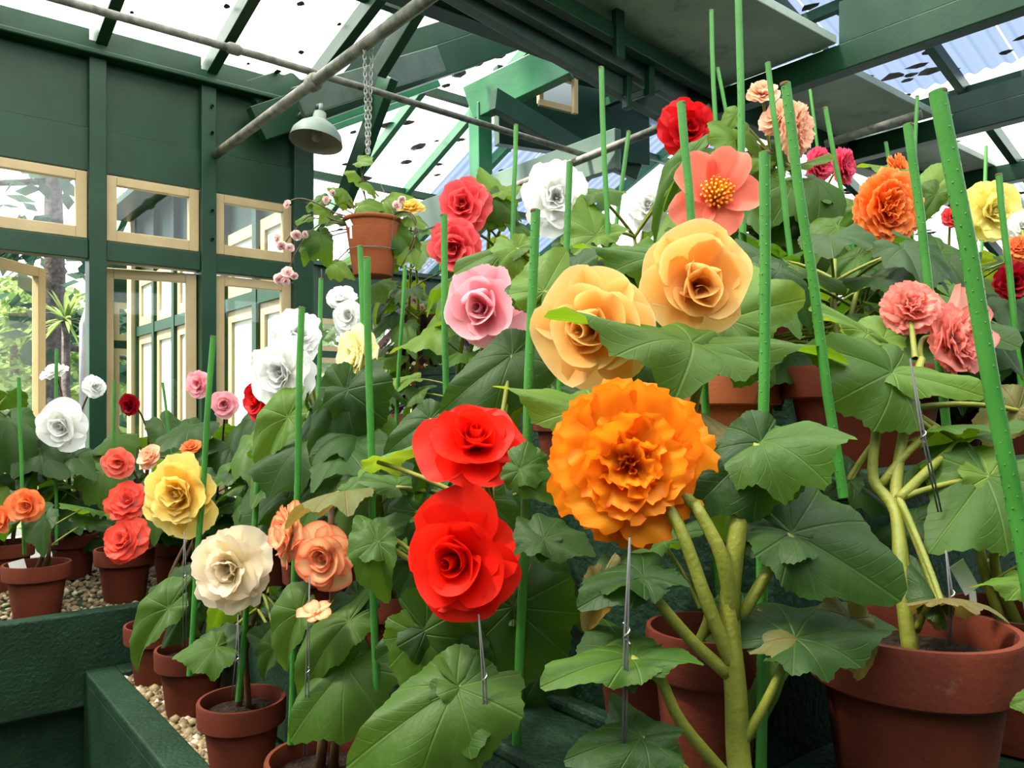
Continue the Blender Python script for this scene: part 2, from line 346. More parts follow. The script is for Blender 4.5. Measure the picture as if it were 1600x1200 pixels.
for a, b in zip(fu, fu[1:]):
    MB().ubox(a, b, 8.68, 8.71, 2.52, 3.12).build('frieze_board', G, wf)
    MB().ubox(a, b, 8.66, 8.71, 2.06, 2.14).build('rail', G, wf); MB().ubox(a, b, 8.67, 8.71, 0, .8).build('dado_board', G, wf)
    for (z0, z1) in ((2.14, 2.52), (.8, 2.06)):
        MB().ubox(a+.04, a+.10, 8.66, 8.69, z0, z1).build('stile', CR, wf); MB().ubox(b-.10, b-.04, 8.66, 8.69, z0, z1).build('stile', CR, wf)
        MB().ubox(a+.10, b-.10, 8.66, 8.69, z1-.06, z1).build('window_rail', CR, wf); MB().ubox(a+.10, b-.10, 8.66, 8.69, z0, z0+.06).build('window_rail', CR, wf)
        MB().ubox(a+.10, b-.10, 8.674, 8.678, z0+.06, z1-.06).build('pane', GLASS, wf)
MB().ubox(1.8, 7, 8.55, 8.75, 3.12, 3.17).build('eave_moulding', G, wf)
# ---- roof
roof = empty('ceiling', P(2, 2, 3)); tag(roof, 'green timber roof frame glazed with translucent sheets', 'roof', kind='structure')
SL = .25
def ra(v): return 3.12+SL*(WV-v)            # slope rising inward from the window wall
for u in [-2.15+.49*i for i in range(10)]:
    if u > 2.0: continue
    MB().bar(P(u+.02, WV+.15, ra(WV+.15)), P(u+.02, 1.0, ra(1.0)), .05, .085).build('rafter', G, roof, bevel=.003)
for v in (3.25, 2.2): MB().bar(P(-2.3, v, ra(v)+.03), P(1.95, v, ra(v)+.03), .05, .05).build('purlin', G, roof)
def corr(name, a, b, c, d, mat, waves, amp, nn=6):
    """corrugated sheet: a->b across the waves, a->d along them"""
    n = waves*nn; mb = MB(); nrm = (b-a).cross(d-a).normalized(); vs = []; fs = []
    for i in range(n+1):
        t = i/n; o = nrm*(amp*math.sin(t*waves*2*math.pi)); vs += [a.lerp(b, t)+o, d.lerp(c, t)+o]
    for i in range(n): fs.append((2*i, 2*i+2, 2*i+3, 2*i+1))
    return mb.add(vs, fs).build(name, mat, roof, smooth=True)
us = [-2.2, -1.15, -.15, .84, 1.33, 1.95]
for a, b in zip(us, us[1:]):
    corr('roof_sheet', P(a, WV+.2, ra(WV+.2)+.06), P(b-.01, WV+.2, ra(WV+.2)+.06), P(b-.01, 1.0, ra(1.0)+.06), P(a, 1.0, ra(1.0)+.06), SHEET, int((b-a)/.10), .012)
# wing roof: rafters fall along V towards the far wall
def rw(v): return 3.14+.40*(8.7-v)
for u in [1.9+.62*i for i in range(9)]:
    MB().bar(P(u, 8.85, rw(8.85)), P(u, 5.0, rw(5.0)), .06, .10).build('rafter', GL, roof, bevel=.004)
for v in (7.2, 5.9): MB().bar(P(1.6, v, rw(v)-.02), P(7, v, rw(v)-.02), .06, .07).build('purlin', G, roof)
for k in range(7):
    u0 = 1.6+.78*k; corr('roof_sheet', P(u0, 8.95, rw(8.95)+.07), P(u0+.77, 8.95, rw(8.95)+.07), P(u0+.77, 4.9, rw(4.9)+.07), P(u0, 4.9, rw(4.9)+.07), SHEETB if k > 3 else SHEET, 8, .014)
# gable timbers rising along U from the corner post
for (v, z0, w_, h_, m, u1) in ((3.90, 3.02, .06, .17, G, 3.25), (3.98, 3.20, .05, .12, G, 3.3), (4.25, 3.02, .05, .11, GL, 3.1), (4.55, 3.0, .05, .10, GL, 3.0), (4.95, 3.0, .05, .10, GL, 3.0)):
    MB().bar(P(1.50 if v < 4 else 1.74, v, z0-(.15 if v < 4 else 0)), P(u1, v, z0+.56*(u1-1.76)), w_, h_).build('gable_rafter', m, roof, bevel=.004)
MB().bar(W(465, 160, 3.9), W(688, 92, 4.5), .03, .14).build('splice_plate', G2, roof, bevel=.004)
MB().bar(W(735, 165, 5.4), W(885, 92, 5.2), .10, .24).build('brace', GL, roof, bevel=.005)
MB().bar(W(750, 165, 5.4), W(752, 330, 5.4), .115, .115, V).build('column', GL, roof, bevel=.006)
MB().bar(W(608, 120, 4.1), W(535, 320, 4.3), .13, .05, U).build('strut', G, roof, bevel=.005)
MB().bar(W(665, -10, 3.6), W(592, 110, 3.9), .05, .10).build('strut', G, roof, bevel=.004)
MB().bar(W(775, 165, 5.6), W(1010, 205, 6.2), .08, .55).build('lantern_board', G, roof, bevel=.004)
MB().bar(W(885, 90, 5.4), W(1060, 130, 5.8), .08, .30).build('lantern_board', G, roof, bevel=.004)
for (xa, ya, xb, yb) in ((842, 112, 900, 128), (842, 160, 900, 174)): MB().bar(W(xa, ya, 5.35), W(xb, yb, 5.45), .03, .04).build('lantern_frame', CR, roof)
for x, ya, yb in ((844, 110, 162), (898, 124, 178)): MB().bar(W(x, ya, 5.4), W(x, yb, 5.4), .035, .03, V).build('lantern_frame', CR, roof)
MB().bar(W(846, 136, 5.42), W(897, 150, 5.46), .006, .22).build('lantern_pane', SHEET, roof)
MB().bar(W(770, 155, 5.0), W(905, 235, 5.6), .06, .14).build('soffit_beam', G, roof, bevel=.004)
MB().bar(W(800, 175, 6.0), W(1000, 262, 6.2), .06, .22).build('soffit_beam', G, roof, bevel=.004)
# trusses and valley gutter along U
for (x0, y0, Y0, x1, y1, Y1, w_, h_, m) in ((690, -25, 2.9, 1100, 215, 4.3, .05, .085, G2), (700, -60, 2.8, 1110, 175, 4.3, .05, .10, G2), (790, -40, 2.9, 1130, 150, 4.2, .05, .07, G)):
    MB().bar(W(x0, y0, Y0), W(x1, y1, Y1), w_, h_).build('tie_beam', m, roof, bevel=.004)
MB().bar(W(965, -20, 3.4), W(967, 92, 3.4), .05, .03, V).build('hanger', G, roof, bevel=.003)
for (x, ya, yb) in ((980, 90, 170), (1015, 75, 150)): MB().bar(W(x, ya, 3.7), W(x, yb, 3.7), .035, .035, V).build('hanger', G, roof, bevel=.003)
for y in (92, 148): MB().bar(W(975, y+8, 3.7), W(1030, y-10, 3.75), .035, .03).build('hanger', G, roof, bevel=.003)
MB().bar(W(1082, 100, 4.6), W(1084, 170, 4.6), .09, .05, V).build('hanger', GP, roof)
MB().ubox(.9, 3.5, 1.94, 2.60, 3.15, 3.19).build('gutter_board', GP, roof, bevel=.004)
MB().ubox(3.59, 4.82, 2.06, 2.60, 3.15, 3.19).build('gutter_board', GP, roof, bevel=.004)
MB().ubox(4.91, 8.0, 2.22, 2.60, 3.15, 3.19).build('gutter_board', GP, roof, bevel=.004)
MB().ubox(.9, 8.0, 2.60, 2.70, 3.02, 3.24).build('gutter_beam', G, roof, bevel=.004)
for u in (3.50, 4.82, 6.1): MB().ubox(u, u+.09, -1.0, 2.6, 3.02, 3.15 if u < 0 else 3.145).build('cross_beam', G, roof, bevel=.005)
for u, zt in ((3.50, 3.34), (4.82, 3.24)): MB().ubox(u, u+.09, -1.0, 1.93 if u < 4 else 2.05, 3.145, zt).build('cross_beam', G, roof)
MB().bar(P(3.15, 3.0, 2.86), P(3.15, 5.2, 2.86), .05, .22).build('cross_beam', G3, roof, bevel=.005)
def rb(u): return 4.0-.33*(u-3.6)
for v in [-1.2+.55*i for i in range(9)]: MB().bar(P(2.0, v, rb(2.0)), P(8.2, v, rb(8.2)), .05, .08).build('rafter', G, roof, bevel=.003)
for u in (3.3, 4.3, 5.3, 6.3): MB().bar(P(u, -1.4, rb(u)-.02), P(u, 4.2, rb(u)-.02), .05, .06).build('purlin', G, roof)
for k in range(7):
    v0 = -1.4+.8*k; 
    for (ua, ub, m_) in ((2.0, 3.28, SHEET), (3.30, 5.28, SHEETB), (5.30, 8.3, SHEET)): corr('roof_sheet', P(ua, v0, rb(ua)+.07), P(ua, v0+.79, rb(ua)+.07), P(ub, v0+.79, rb(ub)+.07), P(ub, v0, rb(ub)+.07), m_, 8, .014)
# roof over the camera and the end walls of the hall, unseen, added so light falls mostly from above
corr('roof_sheet', P(-2.2, 1.0, 3.9), P(2.0, 1.0, 3.9), P(2.0, -1.6, 3.47), P(-2.2, -1.6, 3.47), SHEET, 40, .012, 4)
for k in range(5): MB().ubox(-2.2, 8.2, -3.6+.4*k, -3.21+.4*k, 3.15, 3.18).build('shading_board', G, roof)  # opaque boards added out of view to dim the lower, nearer pots
def plain_wall(name, lab, a, b, nrm, n, h=2.75):
    o = empty(name, (a+b)/2); tag(o, lab, 'wall', kind='structure'); d = (b-a)/n
    for i in range(n):
        p = a+d*i; q = a+d*(i+1)
        MB().box8([p, q, q+nrm*.04, p+nrm*.04, p+Z*h, q+Z*h, q+nrm*.04+Z*h, p+nrm*.04+Z*h]).build('wall_board', G, o)
        MB().bar(p+nrm*.0+Z*0, p+Z*3.2, .08, .08, U).build('post', G, o)
        e = d.normalized()*.05
        MB().box8([p+e+Z*h, q-e+Z*h, q-e+nrm*.01+Z*h, p+e+nrm*.01+Z*h, p+e+Z*3.05, q-e+Z*3.05, q-e+nrm*.01+Z*3.05, p+e+nrm*.01+Z*3.05]).build('pane', GLASS, o)
    MB().bar(a+Z*3.1, b+Z*3.1, .1, .1).build('wall_plate', G, o)
plain_wall('wall_front', 'green boarded wall behind the viewer', P(-2.2, -3.6, 0), P(8.3, -3.6, 0), -V, 10)
plain_wall('wall_end', 'green boarded end wall beside the window bench', P(-2.2, -3.6, 0), P(-2.2, 4.0, 0), -U, 8)
plain_wall('wall_right', 'green boarded wall far behind the display', P(8.3, -3.6, 0), P(8.3, 8.7, 0), U, 11, 2.2)
# debris lying on the sheets
lit = MB()
def debris(f, u0, u1, v0, v1, n, s0, s1):
    for _ in range(n):
        u = R.uniform(u0, u1); v = R.uniform(v0, v1); c = P(u, v, f(u, v)+.042); s = R.uniform(s0, s1); k = 7; a0 = R.random()*6
        vs = [c+Z*.012]+[c+U*(s*.6*math.cos(a0+6.283*i/k)*R.uniform(.6, 1.2))+V*(s*math.sin(a0+6.283*i/k)*R.uniform(.6, 1.2)) for i in range(k)]
        lit.add(vs, [(0, 1+i, 1+(i+1) % k) for i in range(k)])
debris(lambda u, v: ra(v), -1, 1.8, 2.6, 3.95, 60, .012, .035)
debris(lambda u, v: rw(v), 2.2, 6, 5.2, 8.4, 130, .04, .13)
debris(lambda u, v: rb(u), 3.6, 7.6, -.2, 3.4, 420, .03, .10)
tag(lit.build('leaf_litter', BARK), 'dark fallen leaves lying on the translucent roof', 'leaf litter', kind='stuff')
# pipes
def pipe(name, pts, r, lab, coll=()):
    o = empty(name, pts[0]); tag(o, lab, 'pipe')
    MB().tube(pts, r, 12).build('tube', PIPE, o, smooth=True)
    for c, d in coll: MB().tube([c-d*.03, c-d*.018, c+d*.018, c+d*.03], [r, r*1.5, r*1.5, r], 12).build('collar', PIPE, o, smooth=True)
    return o
pipe('tie_pipe', [P(1.32, WV-.05, 2.70), P(1.32, .6, 2.70)], .022, 'grey weathered pipe reaching from a green post up across the roof', [(P(1.32, 2.85, 2.7), V)])
pipe('conduit_pipe', [P(-.6, 3.2, 2.90), P(1.3, 3.2, 2.90), P(3.35, 3.2, 2.86)], .016, 'long thin dark pipe running level beneath the roof rafters', [(P(1.14, 3.2, 2.9), U)])
pipe('cross_pipe', [W(790, 297, 4.6), W(1110, 168, 4.0)], .022, 'grey pipe rising behind the white flowers towards the tie beams')
pipe('sprinkler_pipe', [W(1290, 225, 4.2), W(1440, 178, 3.9)], .022, 'short dark pipe under the gutter above the pink flowers')
# ---- lamp
lp = empty('pendant_lamp', W(492, 195, 3.95)); tag(lp, 'grey enamel lamp shade hanging beside the corner post', 'lamp')
lc = W(495, 212, 3.9); ax = Vector((.10, .16, 1)).normalized()
MB().lathe(lc, [(.13, -.035), (.128, -.028), (.118, .01), (.09, .045), (.055, .07), (.034, .078), (.030, .12), (.022, .125)], 32, ax).build('lamp_shade', LAMPO, lp, smooth=True)
MB().lathe(lc, [(.129, -.035), (.124, -.026), (.112, .008), (.085, .040), (.05, .064), (.0, .070)], 32, ax).build('shade_lining', LAMPI, lp, smooth=True)
MB().tube([lc+ax*.12, lc+ax*.16, W(478, 172, 4.05), P(1.70, 3.98, 2.93)], .012, 8).build('arm', LAMPO, lp, smooth=True)
MB().lathe(lc, [(.0, -.03), (.02, -.025), (.028, -.0), (.02, .03), (.015, .06)], 14, ax).build('bulb', LAMPI, lp, smooth=True)

# ================================================================== OUTSIDE
def foliage_mesh(name, n, rx, rz, s, seed, cone=False):
    rr = random.Random(seed); mb = MB()
    for _ in range(n):
        while True:
            p = Vector((rr.uniform(-1, 1), rr.uniform(-1, 1), rr.uniform(-1, 1)))
            if p.length < 1 and noise.noise(p*2.4+Vector((seed, 0, 0))) > -.12: break
        if cone: k = (1-p.z)/2; p = Vector((p.x*k, p.y*k, p.z))
        c = Vector((p.x*rx, p.y*rx, p.z*rz)); a = Vector((rr.gauss(0, 1), rr.gauss(0, 1), rr.gauss(0, .6))).normalized(); b = a.orthogonal().normalized()
        t = s*rr.uniform(.6, 1.4); mb.add([c-a*t, c+b*t*.5, c+a*t, c-b*t*.5], [(0, 1, 2, 3)])
    return mb
def fol_mat(name, a, b):
    m, n, l, o = nodes(name); g = n.new('ShaderNodeNewGeometry')
    col = ramp(n, l, g.outputs['Random Per Island'], [(0, a), (1, b)])
    d = n.new('ShaderNodeBsdfDiffuse'); t = n.new('ShaderNodeBsdfTranslucent'); l.new(col, d.inputs[0]); l.new(col, t.inputs[0])
    x = n.new('ShaderNodeMixShader'); x.inputs[0].default_value = .4; l.new(d.outputs[0], x.inputs[1]); l.new(t.outputs[0], x.inputs[2]); l.new(x.outputs[0], o.inputs['Surface']); return m
FA = fol_mat('foliage_conifer', (.03, .07, .05), (.08, .13, .09)); FB = fol_mat('foliage_garden', (.10, .18, .05), (.30, .38, .14)); FC = fol_mat('foliage_olive', (.07, .12, .05), (.22, .27, .13))
def tree(name, loc, lab, n, rx, rz, zc, s, mat, seed, trunk=.15, cone=False):
    t = empty(name, loc); tag(t, lab, 'tree' if 'tree' in name or 'conifer' in name else 'shrub')
    mb = foliage_mesh('x', n, rx, rz, s, seed, cone); mb.v = [v+loc+Z*zc for v in mb.v]; mb.build('foliage', mat, t)
    MB().tube([loc, loc+Z*zc*.6+U*.06, loc+Z*(zc+rz*.7)], [trunk, trunk*.8, trunk*.25], 9).build('trunk', BARK, t, smooth=True)
    return t
ct = tree('conifer', W(78, 640, 11)-Z*1.45, 'tall dark conifer trunk with sweeping branches outside the transom', 700, 2.4, 3.6, 5.4, .16, FA, 3, .17)
for k in range(9):
    a = R.uniform(0, 6.28); z = 1.6+.75*k; b0 = base_of(ct)+Z*z; d = Vector((math.cos(a), math.sin(a)*.6, -.12))
    MB().tube([b0, b0+d*1.2, b0+d*2.4-Z*.3], [.05, .035, .012], 6).build('branch', BARK, ct, smooth=True)
    mb = foliage_mesh('y', 170, .9, .16, .15, 40+k); mb.v = [v+b0+d*1.7-Z*.15 for v in mb.v]; mb.build('branch_foliage', FA, ct)
tree('garden_tree', W(20, 640, 15)-Z*1.45, 'bright sunlit leafy tree filling the open casement', 9000, 3.0, 2.0, 1.9, .10, FB, 11)
tree('olive_tree', W(200, 640, 27)-Z*1.45, 'pale green tree seen between the open casements', 8000, 3.2, 2.2, 2.2, .13, FC, 12)
tree('garden_shrub', W(158, 640, 7.6)-Z*1.45, 'low rounded shrub on the lawn behind the grey post', 1500, .8, .55, .7, .12, FB, 13, .06)
tree('far_tree', W(640, 640, 22)-Z*1.45, 'leafy tree seen through the far wing windows', 3000, 4.2, 2.6, 3.0, .22, FC, 14)
tree('boundary_tree', W(-20, 640, 21)-Z*1.45, 'large shady tree rising behind the sunlit garden tree', 9000, 3.6, 2.0, 2.2, .14, FB, 15, .25)
cp = empty('cordyline', W(103, 640, 8)-Z*1.45); tag(cp, 'spiky palm-like shrub on a thin trunk outside the casement', 'palm')
cb = base_of(cp); MB().tube([cb, cb+Z*1.2, cb+Z*2.35], [.05, .045, .04], 8).build('trunk', BARK, cp, smooth=True)
for k in range(46):
    a = R.uniform(0, 6.28); e = R.uniform(-.5, 1.3); d = Vector((math.cos(a)*math.cos(e), math.sin(a)*math.cos(e), math.sin(e))); s = d.cross(Z).normalized()*.014
    c = cb+Z*2.35; q = bez(c, c+d*.25, c+d*.42-Z*.10, 3)
    MB().add([q[0]-s, q[0]+s, q[1]-s*1.2, q[1]+s*1.2, q[2]-s, q[2]+s, q[3]], [(0, 1, 3, 2), (2, 3, 5, 4), (4, 5, 6)]).build('blade_leaf', FB, cp)
gp = empty('lamp_post', W(131, 640, 7)-Z*1.45); tag(gp, 'slender grey metal post standing on the lawn outside', 'post')
gb = base_of(gp); MB().tube([gb, gb+Z*1.3], .05, 14).build('base_tube', POSTM, gp, smooth=True); MB().tube([gb+Z*1.3, gb+Z*2.2, gb+Z*2.6+U*.12], [.038, .036, .034], 14).build('upper_tube', POSTM, gp, smooth=True)
# ================================================================== STAGING
def gravel(name, u0, u1, v0, v1, z, n, lab, s=.011):
    mb = MB(); ico = [(0, 0, 1), (.9, 0, .3), (.28, .85, .3), (-.72, .53, .3), (-.72, -.53, .3), (.28, -.85, .3), (.7, .5, -.5), (-.3, .8, -.5), (-.85, 0, -.5), (-.3, -.8, -.5), (.7, -.5, -.5)]
    fs = [(0, 1, 2), (0, 2, 3), (0, 3, 4), (0, 4, 5), (0, 5, 1), (1, 6, 2), (2, 7, 3), (3, 8, 4), (4, 9, 5), (5, 10, 1), (2, 6, 7), (3, 7, 8), (4, 8, 9), (5, 9, 10), (1, 10, 6)]
    for _ in range(n):
        c = P(R.uniform(u0, u1), R.uniform(v0, v1), z+R.uniform(-.002, .012)); a = R.uniform(0, 6.28); sx = s*R.uniform(.6, 1.6); sy = sx*R.uniform(.5, .9); sz = sx*R.uniform(.35, .7)
        ca, sa = math.cos(a), math.sin(a)
        mb.add([c+Vector((x*sx*ca-y*sy*sa, x*sx*sa+y*sy*ca, zz*sz)) for x, y, zz in ico], fs)
    return tag(mb.build(name, PEB, smooth=True), lab, 'gravel', kind='stuff')
def tray(name, u0, u1, v0, v1, zt, zb, lab, lip=.06, deep=.035):
    t = empty(name, P((u0+u1)/2, (v0+v1)/2, zb)); tag(t, lab, 'bench')
    MB().ubox(u0, u1, v0, v1, zb, zt-deep).build('bench_body', CONC, t)
    for (a, b, c, d) in ((u0, u0+lip, v0, v1), (u1-lip, u1, v0, v1), (u0+lip, u1-lip, v0, v0+lip), (u0+lip, u1-lip, v1-lip, v1)):
        MB().ubox(a, b, c, d, zt-deep-.0, zt).build('rim', CONC, t, bevel=.006)
    return t
lb = empty('plant_bench', P(.5, 3.35, 0)); tag(lb, 'long dark green bench with gravel top beneath the windows', 'bench')
MB().ubox(-2.1, 1.70, 2.86, 3.94, .55, .765).build('bench_top', CONC, lb)
for (a, b, c, d) in ((-2.1, 1.70, 2.84, 2.90), (-2.1, 1.70, 3.89, 3.94)): MB().ubox(a, b, c, d, .50, .80).build('rim', CONC, lb, bevel=.006)
for u in (-1.6, -.75, .42, 1.3): MB().ubox(u-.22 if u > 0 else u-.1, u+.22 if u > 0 else u+.1, 2.92, 3.9, 0, .55).build('pier', CONC, lb)
MB().ubox(-2.1, 1.7, 3.3, 3.42, 0, .55).build('brick_backing', BRICK, lb)
gravel('bench_gravel', -1.6, 1.6, 2.90, 3.88, .768, 5200, 'brown gravel spread over the long window bench', .012)
tray('staging_plinth', .53, .735, .15, .555, .62, 0, 'low dark plinth hidden under the orange begonia pot')
tray('staging_tier', .53, .99, 1.045, 2.83, .62, 0, 'lowest green concrete tier with pale gravel along the aisle', .09)
gravel('tier_gravel', .625, .79, 1.2, 2.76, .592, 1900, 'pale yellow gravel around pots on the lowest tier', .014)
MB_STEP = tray('staging_step', .74, 3.2, -.25, .555, 1.015, .02, 'dark green step carrying the big pot at the picture corner')
tray('staging_block', .66, .862, .56, 1.04, 1.0, .02, 'small dark block under the pot behind the thick orange begonia stem', .03, .02)
tray('staging_shelf', .80, 1.30, 1.22, 2.82, .92, .625, 'middle green tier behind the scarlet begonia')
tray('staging_ledge', .87, 3.2, .565, 1.04, 1.36, .02, 'green ledge with pebbles behind the orange begonia', .045)
gravel('ledge_gravel', .91, 1.9, .61, 1.0, 1.333, 900, 'cream pebbles lying on the green ledge', .014)
tray('staging_terrace', 1.31, 3.4, 1.05, 2.83, 1.30, .02, 'high green tier under the white and coral begonias')
tray('staging_summit', 1.75, 3.4, 1.07, 2.8, 1.62, 1.31, 'topmost green tier beneath the peach and crimson begonias')
# ================================================================== PLANT PIECES
def leaf_mesh(seed, fold, droop, ruf, asym, side, wid=1.0):
    rr = random.Random(seed); NA = 84; rings = [.12, .28, .44, .60, .75, .88, 1.0]
    tx = [0, 18, 35, 60, 90, 120, 150, 166, 176]; ty = [1.0, .76, .62, .54, .50, .48, .46, .40, .14]
    def rad(th):
        a = abs(math.degrees(th))
        for i in range(len(tx)-1):
            if tx[i] <= a <= tx[i+1]:
                t = (a-tx[i])/(tx[i+1]-tx[i]); r = ty[i]+(ty[i+1]-ty[i])*t; break
        else: r = ty[-1]
        sgn = 1 if th > 0 else -1
        r *= 1+asym*sgn*math.sin(min(1, a/60)*math.pi/2)*.22
        return r
    ph = [rr.uniform(0, 6.28) for _ in range(5)]
    vs = [Vector((0, 0, 0))]; uvs = [(0, 0)]; fs = []
    for q in rings:
        for j in range(NA+1):
            th = math.radians(-176+352*j/NA); r = rad(th)
            r *= 1+.05*math.cos(th*2*math.pi/.70)*min(1, abs(th)*2)*(abs(th) < 2.6)+.03*math.sin(th*5+ph[1])
            edge = r*(1+(.020 if j % 2 else -.010)*(1+.6*math.sin(j*1.7+ph[2]))) if q > .95 else r
            rho = edge*q; x = rho*math.cos(th); y = rho*math.sin(th)*wid; k = th/.70; fr = abs(((k+.5) % 1)-.5)
            z = (.25-(.5-fr)**2)*rho*.08 + fold*(abs(y)**1.15)
            z -= droop*(max(0, x)**2)*.9 + droop*.6*max(0, -x)**2
            z -= side*(y**2 if y > 0 else 1.25*y**2)
            z += ruf*(q**2.2)*math.sin(th*3+ph[3])*.11*r + ruf*(q**3)*.045*math.sin(th*8+ph[4])*r
            vs.append(Vector((x, y, z))); uvs.append((x*.5, y*.5/wid))
    n = NA+1
    for j in range(NA): fs.append((0, 1+j, 2+j))
    for i in range(len(rings)-1):
        for j in range(NA): a = 1+i*n+j; fs.append((a, a+n, a+n+1, a+1))
    me = bpy.data.meshes.new('leaf_shape'); me.from_pydata(vs, [], fs)
    ul = me.uv_layers.new(name='UVMap')
    for lp_ in me.loops: u_, v_ = uvs[lp_.vertex_index]; ul.data[lp_.index].uv = (u_+.5, v_+.5)
    me.polygons.foreach_set('use_smooth', [True]*len(me.polygons)); me.materials.append(LM); return me
LEAVES = [leaf_mesh(i, f, d, r, a, q) for i, (f, d, r, a, q) in enumerate([(.45, .45, 1.3, 1, 1.1), (.6, .5, 1.5, -1, 1.4), (.1, .6, 1.4, 1, 1.0), (.5, .8, 1.5, -1, 1.5), (.35, .38, 1.7, 1, .8), (.8, .6, 1.2, -1, 1.2), (-.15, .55, 1.5, 1, .7), (.4, 1.0, 1.3, -1, 1.3)])]
def leaf(plant, at, tip, hint, mat, k=None, wid=1.0, src=None, pr=.0035, stem=None):
    """one leaf from its stalk end to its tip, with its petiole back to src"""
    x = tip-at; L = x.length
    o = place('leaf', LEAVES[R.randrange(8) if k is None else k], mat, frame(x, hint, at, L, L*wid, L), plant)
    if src is not None:
        d = at-src; mid = src+d*.5+Z*(.12*d.length)-hint.normalized()*.01
        MB().tube(bez(src, mid, at-hint.normalized()*.002, 5), [pr*1.25, pr*1.15, pr*1.05, pr, pr*.95, pr*.9], 7, False).build('petiole', stem or STEM, plant, smooth=True)
    return o
def petal_mesh(key, L, Wd, f0, f1, cup, ruf, rk, frill, seed, nt=8, ns=10):
    rr = random.Random(seed*31+7); vs = []; uvs = []; fs = []; ph = [rr.uniform(0, 6.28) for _ in range(6)]
    if Wd < 0:                                   # petal rolled into the heart: f0 = half span, cup = flare of the lip
        for i in range(nt+1):
            t = i/nt
            for j in range(ns+1):
                s = -1+2*j/ns; a = math.radians(f0)*s; tt = t*(1-.10*s*s)
                r = -Wd*(.55+.9*tt-f1*tt*tt)*(1+.16*s)+cup*max(0, tt-.6)**1.5*1.6+ruf*tt*math.sin(s*5+ph[0])
                vs.append(Vector((r*math.cos(a), r*math.sin(a), L*tt))); uvs.append((s*.5+.5, t))
        n = ns+1
        for i in range(nt):
            for j in range(ns): a = i*n+j; fs.append((a, a+1, a+n+1, a+n))
        return vs, fs, uvs
    path = []; r = .02; z = 0.0; m = 24
    for i in range(m+1):
        t = i/m; f = math.radians(f0+(f1-f0)*t); path.append((r, z, f)); r += L/m*math.sin(f); z += L/m*math.cos(f)
    Wd *= rr.uniform(.92, 1.08)
    for i in range(nt+1):
        t = i/nt
        for j in range(ns+1):
            s = -1+2*j/ns
            Ls = 1-.30*abs(s)**2.8+.03*math.sin(s*3+ph[0])
            if frill: Ls += frill*(math.sin(s*8+ph[1])*.5+math.sin(s*16+ph[2])*.5+math.sin(s*29+ph[5])*.5)*t**3
            tt = max(0, min(1.12, t*Ls)); q = min(m-1e-6, tt*m if tt < 1 else m-1e-6); i0 = int(q); g = q-i0
            r0, z0, fa = path[i0]; r1, z1, _ = path[min(m, i0+1)]; rr_ = r0+(r1-r0)*g; zz = z0+(z1-z0)*g
            if tt > 1: rr_ += (tt-1)*L*math.sin(fa); zz += (tt-1)*L*math.cos(fa)
            hw = Wd*L*(.16+.84*math.sin(min(1, t/.78)*math.pi/2)); a = s*cup*(.35+.65*t); Rc = hw/max(.05, cup)
            lat = Rc*math.sin(s*cup)/1.0; nn = Rc*(1-math.cos(s*cup))
            nn += ruf*L*(t**2)*(math.sin(s*rk+ph[3])*.6+math.sin(s*rk*1.9+ph[4])*.4)
            nx, nz_ = -math.cos(fa), math.sin(fa)
            vs.append(Vector((rr_+nx*nn, lat, zz+nz_*nn))); uvs.append((s*.5+.5, t))
    n = ns+1
    for i in range(nt):
        for j in range(ns): a = i*n+j; fs.append((a, a+1, a+n+1, a+n))
    return vs, fs, uvs
STY = {  # counts, length, width, start and end angle from the axis, cup, ruffle, frill per whorl (negative width: petal rolled round the heart)
    'rose': ([1, 2, 3, 4, 5, 6], [.46, .52, .56, .72, .88, 1.0], [-.075, -.15, -.25, .66, .68, .66], [160, 130, 95, 24, 44, 66], [1.35, 1.0, .72, 30, 66, 97], [0, .06, .14, .95, .72, .50], [.0, .0, .0, .03, .04, .055], 3.2, 0),
    'loose': ([1, 3, 4, 5, 6, 7], [.48, .52, .66, .78, .90, 1.0], [-.10, -.22, .55, .58, .62, .62], [150, 85, 18, 34, 54, 74], [1.2, .75, 16, 42, 72, 100], [.05, .12, .9, .75, .55, .45], [.03, .05, .08, .08, .08, .09], 5, .035),
    'carnation': ([4, 6, 8, 10, 10], [.54, .66, .80, .92, 1.0], [.60, .66, .72, .74, .72], [6, 24, 44, 64, 84], [4, 30, 54, 80, 102], [.35, .35, .30, .22, .18], [.10, .09, .075, .06, .055], 9.0, .05),
    'single': ([3, 5], [.50, 1.0], [.36, .44], [30, 46], [44, 92], [.6, .5], [.05, .08], 4, .012)}
PET = {}
for st, (cn, Ls, Ws, A0, A1, cu, ru, rk, fr) in STY.items():
    for k in range(len(cn)):
        for var in range(3):
            vs, fs, uvs = petal_mesh(st, Ls[k], Ws[k], A0[k], A1[k], cu[k], ru[k], rk, fr, k*3+var+len(st)*17, 8, 12 if st != 'carnation' else 28)
            me = bpy.data.meshes.new('petal_shape'); me.from_pydata(vs, [], fs); ul = me.uv_layers.new(name='UVMap')
            for lp_ in me.loops: ul.data[lp_.index].uv = uvs[lp_.vertex_index]
            me.polygons.foreach_set('use_smooth', [True]*len(me.polygons)); me.materials.append(PM['white']); PET[st, k, var] = (me, vs, fs, uvs)
def petal_list(st, rr):
    out = []; i = 0
    for k, c in enumerate(STY[st][0]):
        off = rr.uniform(0, 6.28)
        for j in range(c):
            out.append((k, rr.randrange(3), off+6.283*j/c+rr.uniform(-.18, .18), rr.uniform(.74, 1.08) if st == 'single' else rr.uniform(.84, 1.10), rr.uniform(-.22, .22) if st in ('single', 'carnation') else rr.uniform(-.16, .12)*(k > 2))); i += 1
    return out
SMALL = {}
